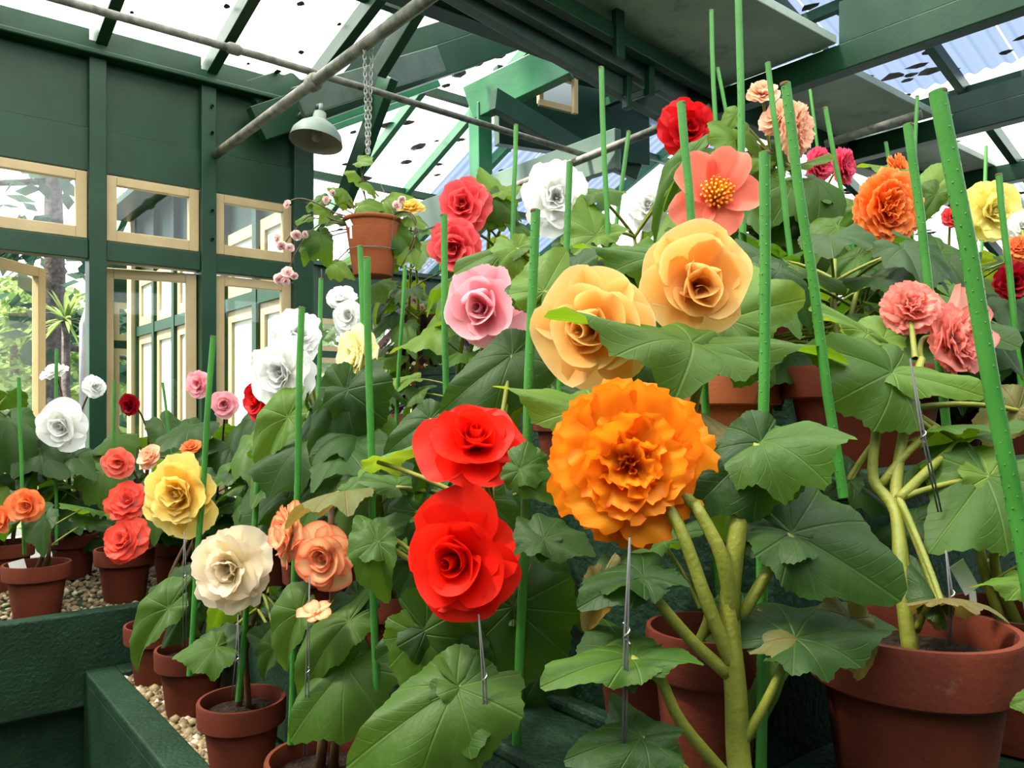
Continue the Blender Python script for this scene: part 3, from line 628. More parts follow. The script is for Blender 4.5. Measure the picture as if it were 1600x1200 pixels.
def small_flower(st, var):
    if (st, var) not in SMALL:
        rr = random.Random(var*5+3); V_ = []; F_ = []; UV_ = []
        for (k, va, an, s, ti) in petal_list(st, rr):
            me, vs, fs, uvs = PET[st, k, va]; m = Matrix.Rotation(an, 3, 'Z') @ Matrix.Rotation(ti, 3, 'Y'); b = len(V_)
            V_ += [(m @ v)*s for v in vs]; UV_ += uvs; F_ += [tuple(i+b for i in f) for f in fs]
        me = bpy.data.meshes.new('flower_shape'); me.from_pydata(V_, [], F_); ul = me.uv_layers.new(name='UVMap')
        for lp_ in me.loops: ul.data[lp_.index].uv = UV_[lp_.vertex_index]
        me.polygons.foreach_set('use_smooth', [True]*len(me.polygons)); me.materials.append(PM['white']); SMALL[st, var] = me
    return SMALL[st, var]
def flower(plant, c, D, face, st, col, src=None, big=None, asp=1.0, depth=1.0, stem=None, heart=None):
    """double begonia flower centred at c, diameter D, looking along face"""
    KEEP.append((shown(c), D/2*F/c.y*.92, c.y))
    rad = D/2*1.03; f = face.normalized(); roll = R.uniform(0, 6.28)
    xx = f.orthogonal().normalized(); xx = (Matrix.Rotation(roll, 3, f) @ xx)
    org = c - f*rad*.35
    Mx = frame(xx, f, org, rad, rad, rad*depth)
    if asp != 1.0:                                   # taller / flatter bloom
        Mx = Matrix.Translation(org) @ Matrix.Diagonal((1, 1, asp, 1)) @ Matrix.Translation(-org) @ Mx
    mat = PM[col]
    cx = MB().lathe(org, [(.0, -.10*rad), (.10*rad, -.08*rad), (.13*rad, 0), (.06*rad, .12*rad), (0, .16*rad)], 10, f).build('flower', mat, plant, smooth=True)
    if src is not None:
        d = org-src; back = org-f*rad*.5
        MB().tube(bez(src, back*.6+src*.4+Z*.25*d.length, org-f*.08*rad, 6), [.0045, .004, .0038, .0036, .0034, .0032, .003], 7, False).build('flower_stalk', stem or STEM, plant, smooth=True)
    if big is None: big = D*F/max(.3, c.y) > 62
    if not big:
        place('petals', small_flower(st, R.randrange(4)), mat, Mx, cx)
        return cx
    off = Vector((heart[0], 0, heart[1]))*rad if heart else Vector()
    nk = len(STY[st][0])
    for (k, va, an, s, ti) in petal_list(st, R):
        wt = max(0, 1-k/(nk-1.5))                    # the heart may sit off centre, the outer petals stay
        place('petal', PET[st, k, va][0], mat, Matrix.Translation(off*wt) @ Mx @ Matrix.Rotation(an, 4, 'Z') @ Matrix.Rotation(ti, 4, 'Y') @ Matrix.Scale(s, 4), cx)
    if st == 'single' and col != 'salmon':
        mb = MB()
        for i in range(46):
            a = i*2.4; q = .019*math.sqrt(i/46)*rad/.06; p0 = org+f*.1*rad; e = (Matrix.Rotation(a, 3, f) @ xx)*q
            mb.tube([p0+e*.4, p0+e+f*rad*.30*(1-.3*i/46)], [.0012, .0022], 5)
        mb.build('stamens', STAMEN, cx)
    return cx
POTP = [(.34, 0), (.345, .01), (.43, .70), (.43, .705), (.495, .705), (.51, .72), (.52, .97), (.51, 1.0), (.475, 1.0), (.465, .97), (.45, .86)]
POTH = [(.33, 0), (.34, .012), (.475, .92), (.50, .935), (.52, .96), (.52, .99), (.505, 1.0), (.475, .995), (.465, .97), (.45, .86)]
def pot(plant, base, D, H=None, mat=TERRA, keep=True, prof=POTP):
    H = H or D*.93
    if keep: KEEP.append((shown(base+Z*H*.6), D*.42*F/base.y, base.y))
    po = MB().lathe(base, [(0, .004)]+[(r*D*.96, h*H) for r, h in prof]+[(.44*D, .80*H)], 40).build('pot', mat, plant, smooth=True)
    ed = po.modifiers.new('edge', 'EDGE_SPLIT'); ed.split_angle = math.radians(40)
    so = MB(); n = 26; rr = .445*D; c = base+Z*(.84*H); vs = [c+Z*.008]; fs = []
    for q in (.35, .7, 1.0):
        for j in range(n): a = 6.283*j/n; vs.append(c+Vector((math.cos(a), math.sin(a), 0))*rr*q+Z*(R.uniform(-.004, .008) if q < 1 else -.003))
    for j in range(n): fs.append((0, 1+j, 1+(j+1) % n))
    for i in range(2):
        for j in range(n): a = 1+i*n+j; b = 1+i*n+(j+1) % n; fs.append((a, a+n, b+n, b))
    so.add(vs, fs).build('soil', SOIL, po, smooth=True)
    return c
FILL = []; KEEP = []                     # leaves grow where they do not smother a flower or a pot of the front row
def shown(p): return Vector((800+F*p.x/p.y, HZ-F*(p.z-EYE.z)/p.y))
def grow_fill():
    n = 0
    for (plant, at, tip, hint, m, k, wd, src, pr) in FILL:
        for tr in range(6):
            x = tip-at; y = hint.cross(x).normalized()*x.length*.42
            pts = [at, at.lerp(tip, .5), tip, at.lerp(tip, .3)+y, at.lerp(tip, .3)-y, at-x*.25, at.lerp(tip, .75)]
            bad = False
            for (c, r, Y) in KEEP:
                for p in pts:
                    if p.y < Y+.03 and (shown(p)-c).length < r: bad = True; break
                if bad: break
            if not bad: break
            sh = Vector((.05*math.sin(tr*2.3+at.x*30), .035, -.03)); at = at+sh; tip = at+x*.92
        if bad or at.y < .5: continue
        leaf(plant, at, tip, hint, m, k, wd, src, pr); n += 1
def fill_leaves(plant, axis, n, s0, s1, mats, spread=.12, lo=.15, hi=1.0, seed=0, toward=.5, droop=.25):
    rr = random.Random(seed)
    for i in range(n):
        t = lo+(hi-lo)*(i+rr.random())/n; q = t*(len(axis)-1); i0 = min(int(q), len(axis)-2); a = axis[i0].lerp(axis[i0+1], q-i0)
        az = i*2.4+rr.uniform(-.5, .5); d = Vector((math.cos(az), math.sin(az)-toward*.5, 0)).normalized()
        L = rr.uniform(s0, s1); at = a+d*spread*rr.uniform(.4, 1.0)+Z*rr.uniform(.0, .05)
        tipd = (d*.9-Z*(droop+rr.uniform(-.2, .45))+Vector((rr.uniform(-.4, .4), rr.uniform(-.3, .3), 0))).normalized()
        hint = (Z*1.0+d*.35+Vector((rr.uniform(-.3, .3), -toward, 0))).normalized()
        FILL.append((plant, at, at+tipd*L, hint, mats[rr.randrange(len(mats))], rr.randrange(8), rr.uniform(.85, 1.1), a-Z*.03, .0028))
def begonia(lab, potpos, D, tops, name='potted_begonia', mat=TERRA, stemr=.007, stem_mat=None, grp=None, hid=False):
    """Empty at the pot base with pot, soil and stems; tops = list of polylines of world points starting at soil"""
    t = empty(name, potpos); tag(t, lab, 'begonia', grp)
    c = pot(t, potpos, D, None, mat)
    for pl in tops:
        pts = smoothline([c-Z*.01]+pl, 4); k = len(pts)
        MB().tube(pts, [stemr*(1.15-.55*i/(k-1)) for i in range(k)], 9).build('stem', stem_mat or STEM, t, smooth=True)
    return t, c
def H(n, side=0.0):                     # normal hint: 0 faces the camera, 90 faces up, over 90 shows the underside
    a = math.radians(n); return Vector((side, -math.cos(a), math.sin(a)))
def plx(plant, rows, srcs):
    """leaves given by attach point and tip as seen in the photograph, each at its own depth"""
    for (ax_, ay, tx_, ty_, Y, n, dY, m, k, wd) in rows:
        at = W(ax_, ay, Y); tip = W(tx_, ty_, Y+dY)
        src = min(srcs, key=lambda s: (s-at).length) if srcs else None
        leaf(plant, at, tip, H(n), m, k, wd, src, .0038)
# ================================================================== PLANTS
def face(dx, tow, dz): return Vector((dx, -tow, dz))
def gen(lab, px, Y, zb, D, fl, nl, ls, mats, seed, top=None, Hp=None, mat=TERRA, spread=.12, lo=.1, toward=.5, nst=2, sm=None, name='potted_begonia', sr=.007, hi=1.0):
    """a begonia in its pot: stems to its flowers, filled round with leaves"""
    b = Vector(((px-800)/F*Y, Y, zb)); t = empty(name, b); tag(t, lab, 'begonia')
    c = pot(t, b, D, Hp, mat); rr = random.Random(seed)
    fc = [W(f[0], f[1], f[2]) for f in fl]
    apex = top or (sum(fc, Vector())/len(fc)-Z*.05+Vector((0, .06, 0)) if fc else c+Z*.3)
    axes = []
    for k in range(nst):
        e = apex+Vector((rr.uniform(-.04, .04), rr.uniform(-.03, .05), -.05*k)); m1 = c.lerp(e, .5)+Vector((rr.uniform(-.03, .03), rr.uniform(-.02, .03), 0))
        ax_ = smoothline([c+Vector((.025*(k-.5), .01, -.01)), m1, e], 4); axes.append(ax_); k2 = len(ax_)
        MB().tube(ax_, [sr*(1.15-.5*i/(k2-1)) for i in range(k2)], 9).build('stem', sm or STEM, t, smooth=True)
    for f, p in zip(fl, fc):
        ax_ = min(axes, key=lambda a: (a[-1]-p).length); src = ax_[-2]
        flower(t, p, f[3]*f[2]/F, face(*f[4]), f[5], f[6], src, None, f[7] if len(f) > 7 else 1.0, stem=sm, heart=f[8] if len(f) > 8 else None)
    if zb > 1.2: nl = int(nl*2.1); ls = (ls[0]*.80, ls[1]*.9)
    elif zb > .8 and Y > 1.2: nl = int(nl*1.5); ls = (ls[0]*.85, ls[1]*.95)
    for k, ax_ in enumerate(axes): fill_leaves(t, ax_, (nl+k)//nst, ls[0], ls[1], mats, spread, lo, hi, seed*7+k, toward)
    return t, c, axes
DM = [LD, LD, LM]; ML = [LM, LM, LL]; MX = [LD, LM, LL]
# ---- orange foreground begonia -------------------------------------------------
t, c = begonia('large begonia with one frilled orange flower on thick green stems', P(.62, .41, .595), .21, [
    [W(1175, 1330, .77), W(1155, 1190, .80), W(1150, 1080, .80), W(1140, 960, .80), W(1150, 850, .80), W(1165, 760, .81), W(1188, 695, .81)]], stemr=.0125)
def stalk(pl, r0, r1, plant=None, m=STEM):
    q = smoothline([W(*p) for p in pl], 4); k = len(q); MB().tube(q, [r0+(r1-r0)*i/(k-1) for i in range(k)], 9).build('stem', m, plant, smooth=True)
for pl, a, b in (([(1140, 1055, .80), (1080, 1000, .79), (1005, 912, .78)], .0072, .0052), ([(1148, 1050, .80), (1108, 950, .79), (1060, 820, .80), (1010, 745, .84)], .0078, .0055),
                 ([(1146, 965, .80), (1128, 870, .79), (1085, 785, .80)], .0085, .006), ([(1160, 962, .80), (1208, 880, .80), (1237, 836, .80)], .0065, .005),
                 ([(1158, 1165, .80), (1198, 1095, .79), (1242, 1000, .79)], .0055, .004), ([(1150, 1230, .79), (1065, 1130, .77), (1030, 1060, .76), (985, 1030, .76)], .0065, .0048),
                 ([(1140, 1260, .79), (1040, 1180, .76), (1002, 1155, .75)], .0055, .004), ([(1085, 790, .80), (1000, 700, .86), (935, 650, .9)], .006, .004)): stalk(pl, a, b, t)
flower(t, W(985, 722, .80), 236*.80/F, face(-.10, 1, .05), 'carnation', 'orange', W(1030, 770, .86), True, 1.05, .78)
flower(t, W(978, 800, .84), 150*.84/F, face(-.10, .75, -.60), 'carnation', 'orange', W(1030, 790, .87), True, .9)
S_ = None
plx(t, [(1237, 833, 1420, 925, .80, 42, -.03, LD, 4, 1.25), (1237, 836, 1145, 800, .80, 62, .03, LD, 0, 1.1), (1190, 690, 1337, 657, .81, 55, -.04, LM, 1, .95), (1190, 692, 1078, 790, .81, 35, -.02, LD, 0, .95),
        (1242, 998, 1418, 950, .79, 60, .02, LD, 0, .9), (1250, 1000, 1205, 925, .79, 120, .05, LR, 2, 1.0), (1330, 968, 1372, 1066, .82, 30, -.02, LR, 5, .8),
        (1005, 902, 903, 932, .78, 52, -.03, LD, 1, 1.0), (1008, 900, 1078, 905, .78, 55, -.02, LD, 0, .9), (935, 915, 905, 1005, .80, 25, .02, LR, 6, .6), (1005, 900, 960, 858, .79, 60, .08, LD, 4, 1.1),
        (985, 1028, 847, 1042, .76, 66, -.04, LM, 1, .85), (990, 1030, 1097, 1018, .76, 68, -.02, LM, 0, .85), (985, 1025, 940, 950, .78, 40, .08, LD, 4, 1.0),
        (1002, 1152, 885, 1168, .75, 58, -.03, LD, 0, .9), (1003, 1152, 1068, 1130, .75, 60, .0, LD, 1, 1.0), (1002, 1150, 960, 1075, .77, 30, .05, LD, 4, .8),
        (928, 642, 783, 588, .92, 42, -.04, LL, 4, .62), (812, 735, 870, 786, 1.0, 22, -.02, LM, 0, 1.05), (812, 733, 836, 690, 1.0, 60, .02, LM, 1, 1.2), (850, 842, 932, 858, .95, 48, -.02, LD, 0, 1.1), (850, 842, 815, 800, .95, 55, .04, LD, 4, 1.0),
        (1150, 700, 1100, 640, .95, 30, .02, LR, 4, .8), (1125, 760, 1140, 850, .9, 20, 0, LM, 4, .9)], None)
# ---- scarlet begonia -----------------------------------------------------------
rp_ = Vector(((770-800)/F*1.33, 1.33, .595))
t, c = begonia('scarlet begonia with two large red flowers one above the other', rp_, .20, [[W(790, 1080, 1.25), W(775, 960, 1.2), W(765, 800, 1.15), W(760, 700, 1.12)], [W(770, 1100, 1.3), W(735, 950, 1.2), W(725, 880, 1.1)]], stemr=.009, stem_mat=STEMR)
sr_ = [W(775, 960, 1.2), W(765, 800, 1.15), W(790, 1080, 1.25), W(735, 950, 1.2)]
flower(t, W(740, 688, 1.04), 168*1.04/F, face(.05, .80, .55), 'rose', 'red', W(765, 780, 1.13), True, .95, heart=(.05, .22))
flower(t, W(724, 878, 1.0), 196*1.0/F, face(-.30, 1, -.02), 'rose', 'red', W(735, 940, 1.15), True, 1.08, heart=(-.32, -.02))
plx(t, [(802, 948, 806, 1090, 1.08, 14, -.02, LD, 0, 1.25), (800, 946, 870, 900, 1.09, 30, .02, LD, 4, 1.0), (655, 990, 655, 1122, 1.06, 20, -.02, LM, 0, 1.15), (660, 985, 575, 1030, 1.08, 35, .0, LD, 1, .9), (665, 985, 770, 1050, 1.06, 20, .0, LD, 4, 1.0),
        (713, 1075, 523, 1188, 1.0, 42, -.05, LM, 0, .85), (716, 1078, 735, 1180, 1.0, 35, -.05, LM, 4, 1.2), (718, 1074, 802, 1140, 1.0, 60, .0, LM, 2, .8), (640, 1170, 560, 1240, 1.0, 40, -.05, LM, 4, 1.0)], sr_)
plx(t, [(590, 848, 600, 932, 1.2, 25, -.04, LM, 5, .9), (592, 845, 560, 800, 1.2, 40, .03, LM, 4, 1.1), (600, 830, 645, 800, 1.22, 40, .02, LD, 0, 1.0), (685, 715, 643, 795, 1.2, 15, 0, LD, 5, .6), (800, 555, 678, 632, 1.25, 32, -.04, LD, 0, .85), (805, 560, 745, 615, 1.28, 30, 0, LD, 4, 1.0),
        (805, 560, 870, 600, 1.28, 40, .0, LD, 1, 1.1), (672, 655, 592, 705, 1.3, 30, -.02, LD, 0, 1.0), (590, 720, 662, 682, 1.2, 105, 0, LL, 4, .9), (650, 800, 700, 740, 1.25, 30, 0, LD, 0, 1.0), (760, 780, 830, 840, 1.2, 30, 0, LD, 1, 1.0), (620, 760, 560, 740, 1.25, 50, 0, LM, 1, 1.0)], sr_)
fill_leaves(t, [W(770, 1060, 1.32), W(760, 900, 1.30), W(770, 720, 1.3)], 9, .11, .16, DM, .13, 0, 1, 3)
# ---- apricot begonia -----------------------------------------------------------
t, c = begonia('apricot begonia with two rose-shaped flowers above the orange one', Vector(((1010-800)/F*1.18, 1.18, .975)), .17, [[W(1060, 690, 1.14), W(1055, 600, 1.12), W(1078, 545, 1.10)], [W(1040, 680, 1.15), W(1030, 560, 1.12), W(985, 520, 1.10)], [W(1075, 680, 1.14), W(1095, 590, 1.12), W(1130, 500, 1.12)]], stemr=.008)
flower(t, W(1093, 436, 1.06), 178*1.06/F, face(-.02, 1, -.10), 'rose', 'apricot', W(1110, 540, 1.13), True, .98, heart=(.02, -.30))
flower(t, W(928, 512, 1.02), 182*1.02/F, face(-.34, 1, -.10), 'rose', 'apricot', W(1000, 535, 1.12), True, 1.08, heart=(-.30, -.08))
plx(t, [(1080, 535, 868, 462, 1.0, 58, -.05, LM, 4, .62), (1085, 540, 1338, 512, 1.02, 66, -.02, LM, 0, .5), (1135, 500, 1265, 455, 1.12, 25, .02, LL, 4, 1.0), (1140, 500, 1190, 395, 1.13, 20, .04, LL, 0, 1.0), (1038, 402, 903, 369, 1.12, 42, -.02, LM, 4, .6), (850, 455, 885, 385, 1.18, 30, .02, LL, 4, 1.1),
        (846, 460, 790, 440, 1.2, 45, .0, LM, 0, 1.1), (800, 388, 703, 406, 1.25, 50, -.02, LM, 1, .8), (808, 388, 850, 440, 1.24, 30, -.02, LL, 5, .9), (1040, 525, 975, 605, 1.1, 40, -.02, LD, 0, .9), (1160, 520, 1230, 590, 1.16, 40, 0, LD, 1, 1.0), (900, 420, 940, 380, 1.2, 50, 0, LD, 0, 1.2), (940, 620, 880, 600, 1.16, 30, 0, LD, 4, 1.0)], [W(1055, 610, 1.12), W(1095, 590, 1.12), W(1030, 570, 1.12)])
# ---- salmon begonia in the big corner pot --------------------------------------
b0 = Vector(((1425-800)/F*.925, .925, .985))
t, c = begonia('salmon pink picotee begonia in the big corner terracotta pot', b0, .232, [[W(1408, 900, .95), W(1400, 800, 1.0), W(1365, 750, 1.03), W(1368, 680, 1.04), W(1375, 620, 1.05)], [W(1410, 880, .96), W(1400, 760, 1.02), W(1420, 640, 1.05), W(1440, 560, 1.08)]], stemr=.0085)
for pl, a, b in (([(1375, 760, 1.03), (1415, 710, 1.03), (1462, 668, 1.04)], .006, .0045), ([(1405, 780, 1.0), (1450, 735, 1.02), (1503, 688, 1.04)], .007, .005), ([(1432, 985, .93), (1448, 950, .91), (1466, 938, .90)], .0045, .003)): stalk(pl, a, b, t)
flower(t, W(1425, 476, 1.12), 92*1.12/F, face(-.30, 1, .25), 'carnation', 'salmon', W(1430, 560, 1.08), True, .85)
flower(t, W(1500, 520, 1.14), 196*1.14/F, face(.42, .85, .12), 'single', 'salmon', W(1440, 570, 1.08), True, 1.0)
flower(t, W(1508, 530, 1.12), 104*1.12/F, face(.55, .75, .0), 'carnation', 'salmon', None, True, 1.0)
plx(t, [(1393, 582, 1278, 520, 1.05, 35, -.03, LM, 0, 1.15), (1395, 583, 1545, 603, 1.05, 52, -.04, LL, 4, .75), (1355, 522, 1277, 463, 1.1, 55, 0, LL, 1, .75), (1380, 530, 1400, 480, 1.12, 50, .03, LL, 0, 1.2), (1458, 670, 1548, 640, 1.04, 100, -.03, LM, 2, .9), (1503, 690, 1600, 650, 1.04, 95, 0, LM, 4, .9), (1540, 745, 1460, 850, 1.0, 45, -.05, LM, 4, 1.1), (1545, 745, 1620, 850, 1.0, 40, -.05, LL, 0, 1.0),
        (1330, 750, 1430, 800, 1.05, 50, 0, LD, 0, 1.1), (1325, 750, 1275, 780, 1.05, 50, 0, LD, 1, 1.2), (1470, 935, 1568, 925, .90, 105, 0, LR, 2, .75), (1465, 936, 1415, 850, .92, 70, .04, LD, 0, .6), (1590, 640, 1540, 700, 1.1, 40, 0, LR, 1, 1.0)], [W(1368, 690, 1.04), W(1405, 780, 1.0), W(1420, 640, 1.05)])
# ---- coral picotee pair, cream, yellow and the corner pot on the lowest tier ----
t, c, ax_ = gen('coral-edged picotee begonia with two flowers in the nearest left pot', 507, 1.5, .595, .22, [(442, 832, 1.45, 92, (-.85, .5, .15), 'loose', 'picotee', 1.15), (503, 872, 1.40, 112, (-.25, 1, -.05), 'rose', 'picotee')], 6, (.10, .15), MX, 21, W(535, 780, 1.45), sm=STEMR, sr=.009, lo=.55)
plx(t, [(542, 1042, 438, 1152, 1.38, 45, -.06, LM, 0, 1.0), (548, 1040, 612, 1040, 1.40, 55, 0, LM, 1, 1.3), (545, 971, 443, 1062, 1.38, 42, -.06, LM, 3, .8), (560, 930, 515, 968, 1.42, 40, -.02, LD, 0, 1.2), (555, 935, 590, 975, 1.42, 35, -.02, LD, 1, 1.2), (540, 768, 438, 778, 1.35, 110, -.04, LR, 2, .85), (545, 765, 570, 735, 1.36, 60, .02, LM, 1, 1.2), (470, 955, 420, 1050, 1.44, 45, -.03, LM, 5, .8)], ax_[0])
pet = flower(t, W(492, 952, 1.34), 60*1.34/F, face(0, .5, 1), 'single', 'picotee', None, False, .6); tag(pet, 'fallen picotee petals lying on a leaf')
t, c, ax_ = gen('cream begonia with one big ruffled bloom over a weathered pot', 378, 1.85, .595, .20, [(355, 890, 1.70, 124, (-.12, 1, -.05), 'loose', 'cream', 1.12), (392, 850, 1.76, 62, (.3, .5, .6), 'loose', 'cream')], 4, (.09, .12), DM, 22, W(400, 900, 1.85), sm=STEMR, lo=.75, toward=-.3)
plx(t, [(337, 1010, 270, 1022, 1.70, 48, -.04, LM, 4, 1.2), (340, 1008, 378, 975, 1.72, 50, .02, LD, 0, 1.4), (430, 1010, 384, 985, 1.75, 35, 0, LD, 1, 1.3), (432, 1010, 395, 1065, 1.72, 40, -.02, LM, 5, .8), (455, 985, 470, 930, 1.78, 35, 0, LD, 0, 1.0)], ax_[0])
t, c, ax_ = gen('yellow ruffled begonia flower leaning over the aisle edge', 300, 2.25, .595, .20, [(276, 772, 1.95, 124, (-.10, 1, .05), 'loose', 'yellow', 1.02)], 6, (.11, .15), DM, 23, W(300, 850, 2.2), sm=STEMR, lo=.6, toward=-.2)
plx(t, [(264, 950, 178, 1042, 2.05, 35, -.06, LM, 5, .7), (270, 945, 300, 880, 2.1, 40, 0, LD, 0, 1.1), (285, 960, 245, 1010, 2.1, 35, 0, LD, 4, .9)], ax_[0])
gen('leafy begonia in the hindmost pot on the lowest tier corner', 247, 2.5, .595, .20, [], 6, (.10, .14), DM, 24, W(300, 820, 2.55), sm=STEMR, lo=.6, toward=-.4)
# ---- tier behind ---------------------------------------------------------------
t, c, ax_ = gen('pale yellow pointed begonia flower seen from the side', 615, 1.72, .885, .19, [(553, 555, 1.66, 98, (-.75, .7, .12), 'loose', 'pale', 1.15)], 14, (.10, .17), DM, 31, W(610, 640, 1.7), spread=.15)
plx(t, [(540, 610, 478, 735, 1.6, 22, -.03, LD, 0, .85), (545, 608, 600, 640, 1.6, 35, 0, LD, 1, 1.2), (560, 640, 640, 720, 1.62, 35, 0, LM, 1, .9)], ax_[0])
t, c, ax_ = gen('pink rose-shaped begonia behind the thick green stake', 745, 1.68, .885, .19, [(757, 480, 1.42, 132, (-.22, 1, .02), 'rose', 'pink', 1.08, (-.22, .0))], 12, (.11, .17), DM, 32, W(770, 580, 1.55), spread=.15)
t, c, ax_ = gen('white begonia with two large blooms beside a stake', 500, 2.05, .885, .19, [(437, 584, 1.75, 104, (-.25, 1, -.05), 'loose', 'white', 1.12), (466, 520, 1.80, 78, (.2, .8, .3), 'loose', 'white', 1.15)], 14, (.11, .18), MX, 33, W(490, 640, 1.9), spread=.16)
plx(t, [(450, 652, 380, 745, 1.7, 30, -.03, LL, 5, .7), (455, 650, 480, 600, 1.75, 40, 0, LD, 0, 1.0)], ax_[0])
gen('dark red begonia bloom half hidden behind the big white one', 420, 2.55, .885, .19, [(398, 622, 2.3, 58, (-.5, .8, .1), 'rose', 'crimson', 1.15)], 11, (.12, .18), DM, 34, W(415, 680, 2.45), spread=.16)
gen('small white begonia pair beneath the hanging basket', 545, 2.40, .885, .19, [(543, 492, 2.2, 54, (-.2, 1, -.05), 'rose', 'white'), (532, 465, 2.25, 48, (.1, .8, .5), 'loose', 'white')], 12, (.11, .17), DM, 35, W(560, 580, 2.3), spread=.15)
t, c, ax_ = gen('rose-red begonia with two blooms beside the hanging basket', 700, 2.35, 1.265, .18, [(722, 318, 2.1, 84, (-.2, 1, .05), 'loose', 'rosered'), (708, 386, 2.05, 86, (-.2, .9, -.25), 'loose', 'rosered')], 12, (.11, .16), ML, 36, W(775, 310, 2.25), spread=.14)
plx(t, [(775, 302, 752, 258, 2.15, 35, 0, LL, 4, 1.0), (778, 300, 832, 284, 2.15, 55, 0, LL, 0, .9), (776, 308, 822, 340, 2.14, 45, 0, LM, 1, .9), (770, 325, 738, 350, 2.15, 35, 0, LM, 0, 1.1), (800, 350, 835, 372, 2.15, 45, 0, LM, 4, 1.0)], ax_[0])
gen('white ruffled begonia among the stakes at the centre', 885, 2.2, 1.265, .19, [(869, 306, 1.9, 104, (-.05, 1, .0), 'loose', 'white', 1.15)], 13, (.11, .17), MX, 37, W(905, 390, 2.0), spread=.15)
t, c, ax_ = gen('white begonia bloom showing behind drooping leaves', 1000, 2.1, 1.265, .18, [(1012, 318, 2.05, 72, (-.3, .9, .1), 'loose', 'white', 1.1)], 9, (.11, .17), MX, 38, W(985, 370, 2.05), spread=.15)
plx(t, [(932, 368, 915, 300, 1.85, 15, .02, LL, 4, 1.1), (936, 368, 985, 350, 1.85, 40, 0, LL, 0, 1.1), (930, 300, 980, 290, 1.9, 60, 0, LM, 1, 1.0), (1078, 246, 1003, 330, 1.95, 60, -.05, LM, 5, .42), (1075, 262, 1030, 318, 1.95, 60, -.03, LM, 0, .5)], ax_[0])
t, c, ax_ = gen('coral single begonia with yellow stamens behind two stakes', 1130, 1.5, 1.335, .215, [(1122, 298, 1.30, 172, (-.12, 1, .15), 'single', 'coral')], 9, (.10, .15), MX, 39, W(1150, 380, 1.42), Hp=.175, mat=TERRB, spread=.13, lo=.4)
gen('leafy begonia without flowers in the wide pan on the ledge', 1350, 1.42, 1.335, .29, [], 22, (.12, .18), DM, 40, W(1320, 400, 1.5), Hp=.19, spread=.20, lo=.35, nst=3)
gen('crimson begonia near the roof beam in front of the gutter', 1085, 2.40, 1.585, .19, [(1078, 198, 2.15, 86, (.05, 1, .05), 'loose', 'crimson', 1.1)], 12, (.10, .16), ML, 41, W(1130, 260, 2.25), spread=.15)
t, c, ax_ = gen('peach begonia with three blooms at the very top', 1220, 2.2, 1.585, .19, [(1192, 140, 1.95, 54, (-.1, .7, .6), 'loose', 'peach'), (1252, 200, 1.90, 84, (.85, .6, -.05), 'carnation', 'peach', 1.15), (1212, 180, 1.92, 66, (-.7, .5, .3), 'loose', 'peach')], 14, (.10, .15), ML, 42, W(1195, 250, 2.05), spread=.14)
plx(t, [(1148, 218, 1112, 182, 1.98, 35, .0, LL, 0, 1.1), (1160, 208, 1188, 240, 1.97, 40, 0, LL, 4, 1.1), (1142, 245, 1100, 228, 1.97, 45, 0, LM, 1, 1.1), (1215, 238, 1245, 272, 1.97, 40, 0, LM, 0, 1.1), (1195, 268, 1150, 296, 1.98, 40, 0, LL, 4, 1.1), (1240, 262, 1302, 238, 1.95, 65, -.02, LL, 4, .6), (1235, 292, 1322, 345, 1.93, 60, -.03, LM, 3, .7), (1205, 305, 1235, 352, 1.98, 35, 0, LM, 0, 1.0), (1170, 312, 1150, 358, 1.98, 30, 0, LD, 1, 1.1), (1255, 330, 1215, 372, 1.98, 35, 0, LD, 4, 1.1), (1150, 180, 1135, 205, 2.0, 30, 0, LL, 1, 1.2)], ax_[0])
gen('hot pink small begonia pair behind the tall leaning stake', 1300, 2.35, 1.585, .18, [(1285, 255, 2.15, 50, (.4, .8, -.05), 'carnation', 'hotpink'), (1325, 258, 2.2, 46, (.6, .6, 0), 'carnation', 'hotpink', 1.2)], 14, (.11, .16), MX, 43, W(1300, 320, 2.25), spread=.16)
t, c, ax_ = gen('frilled deep orange begonia on the ledge under the gutter', 1395, 1.95, 1.335, .20, [(1392, 322, 1.70, 94, (.05, 1, .0), 'carnation', 'fiery', 1.3), (1412, 262, 1.8, 46, (.5, .6, .3), 'carnation', 'fiery', 1.2), (1378, 276, 1.78, 44, (-.2, .5, .7), 'single', 'palepink')], 18, (.11, .16), DM, 44, W(1410, 380, 1.85), spread=.17)
plx(t, [(1395, 262, 1342, 252, 1.8, 62, 0, LL, 4, .9), (1458, 300, 1505, 242, 1.8, 35, 0, LL, 0, .9), (1462, 305, 1435, 350, 1.78, 35, 0, LM, 1, .9), (1470, 395, 1535, 425, 1.7, 40, -.02, LM, 4, 1.0), (1350, 330, 1320, 372, 1.8, 35, 0, LM, 5, .8), (1340, 400, 1290, 440, 1.75, 45, 0, LM, 3, .9), (1370, 420, 1420, 450, 1.72, 50, 0, LD, 1, 1.0)], ax_[0])
gen('clear yellow begonia by the far stake at the picture side', 1550, 2.25, 1.335, .20, [(1555, 328, 2.0, 92, (-.1, 1, .0), 'loose', 'lemon', 1.1)], 16, (.11, .17), MX, 45, W(1530, 390, 2.1), spread=.18)
gen('dark red and coral begonia cut by the picture edge', 1600, 1.9, 1.335, .20, [(1586, 440, 1.70, 60, (-.3, 1, 0), 'loose', 'darkred'), (1594, 386, 1.8, 40, (-.2, .9, .2), 'carnation', 'tanger'), (1600, 352, 1.95, 44, (-.3, 1, .1), 'loose', 'white')], 14, (.11, .17), DM, 46, W(1590, 470, 1.8), spread=.18)
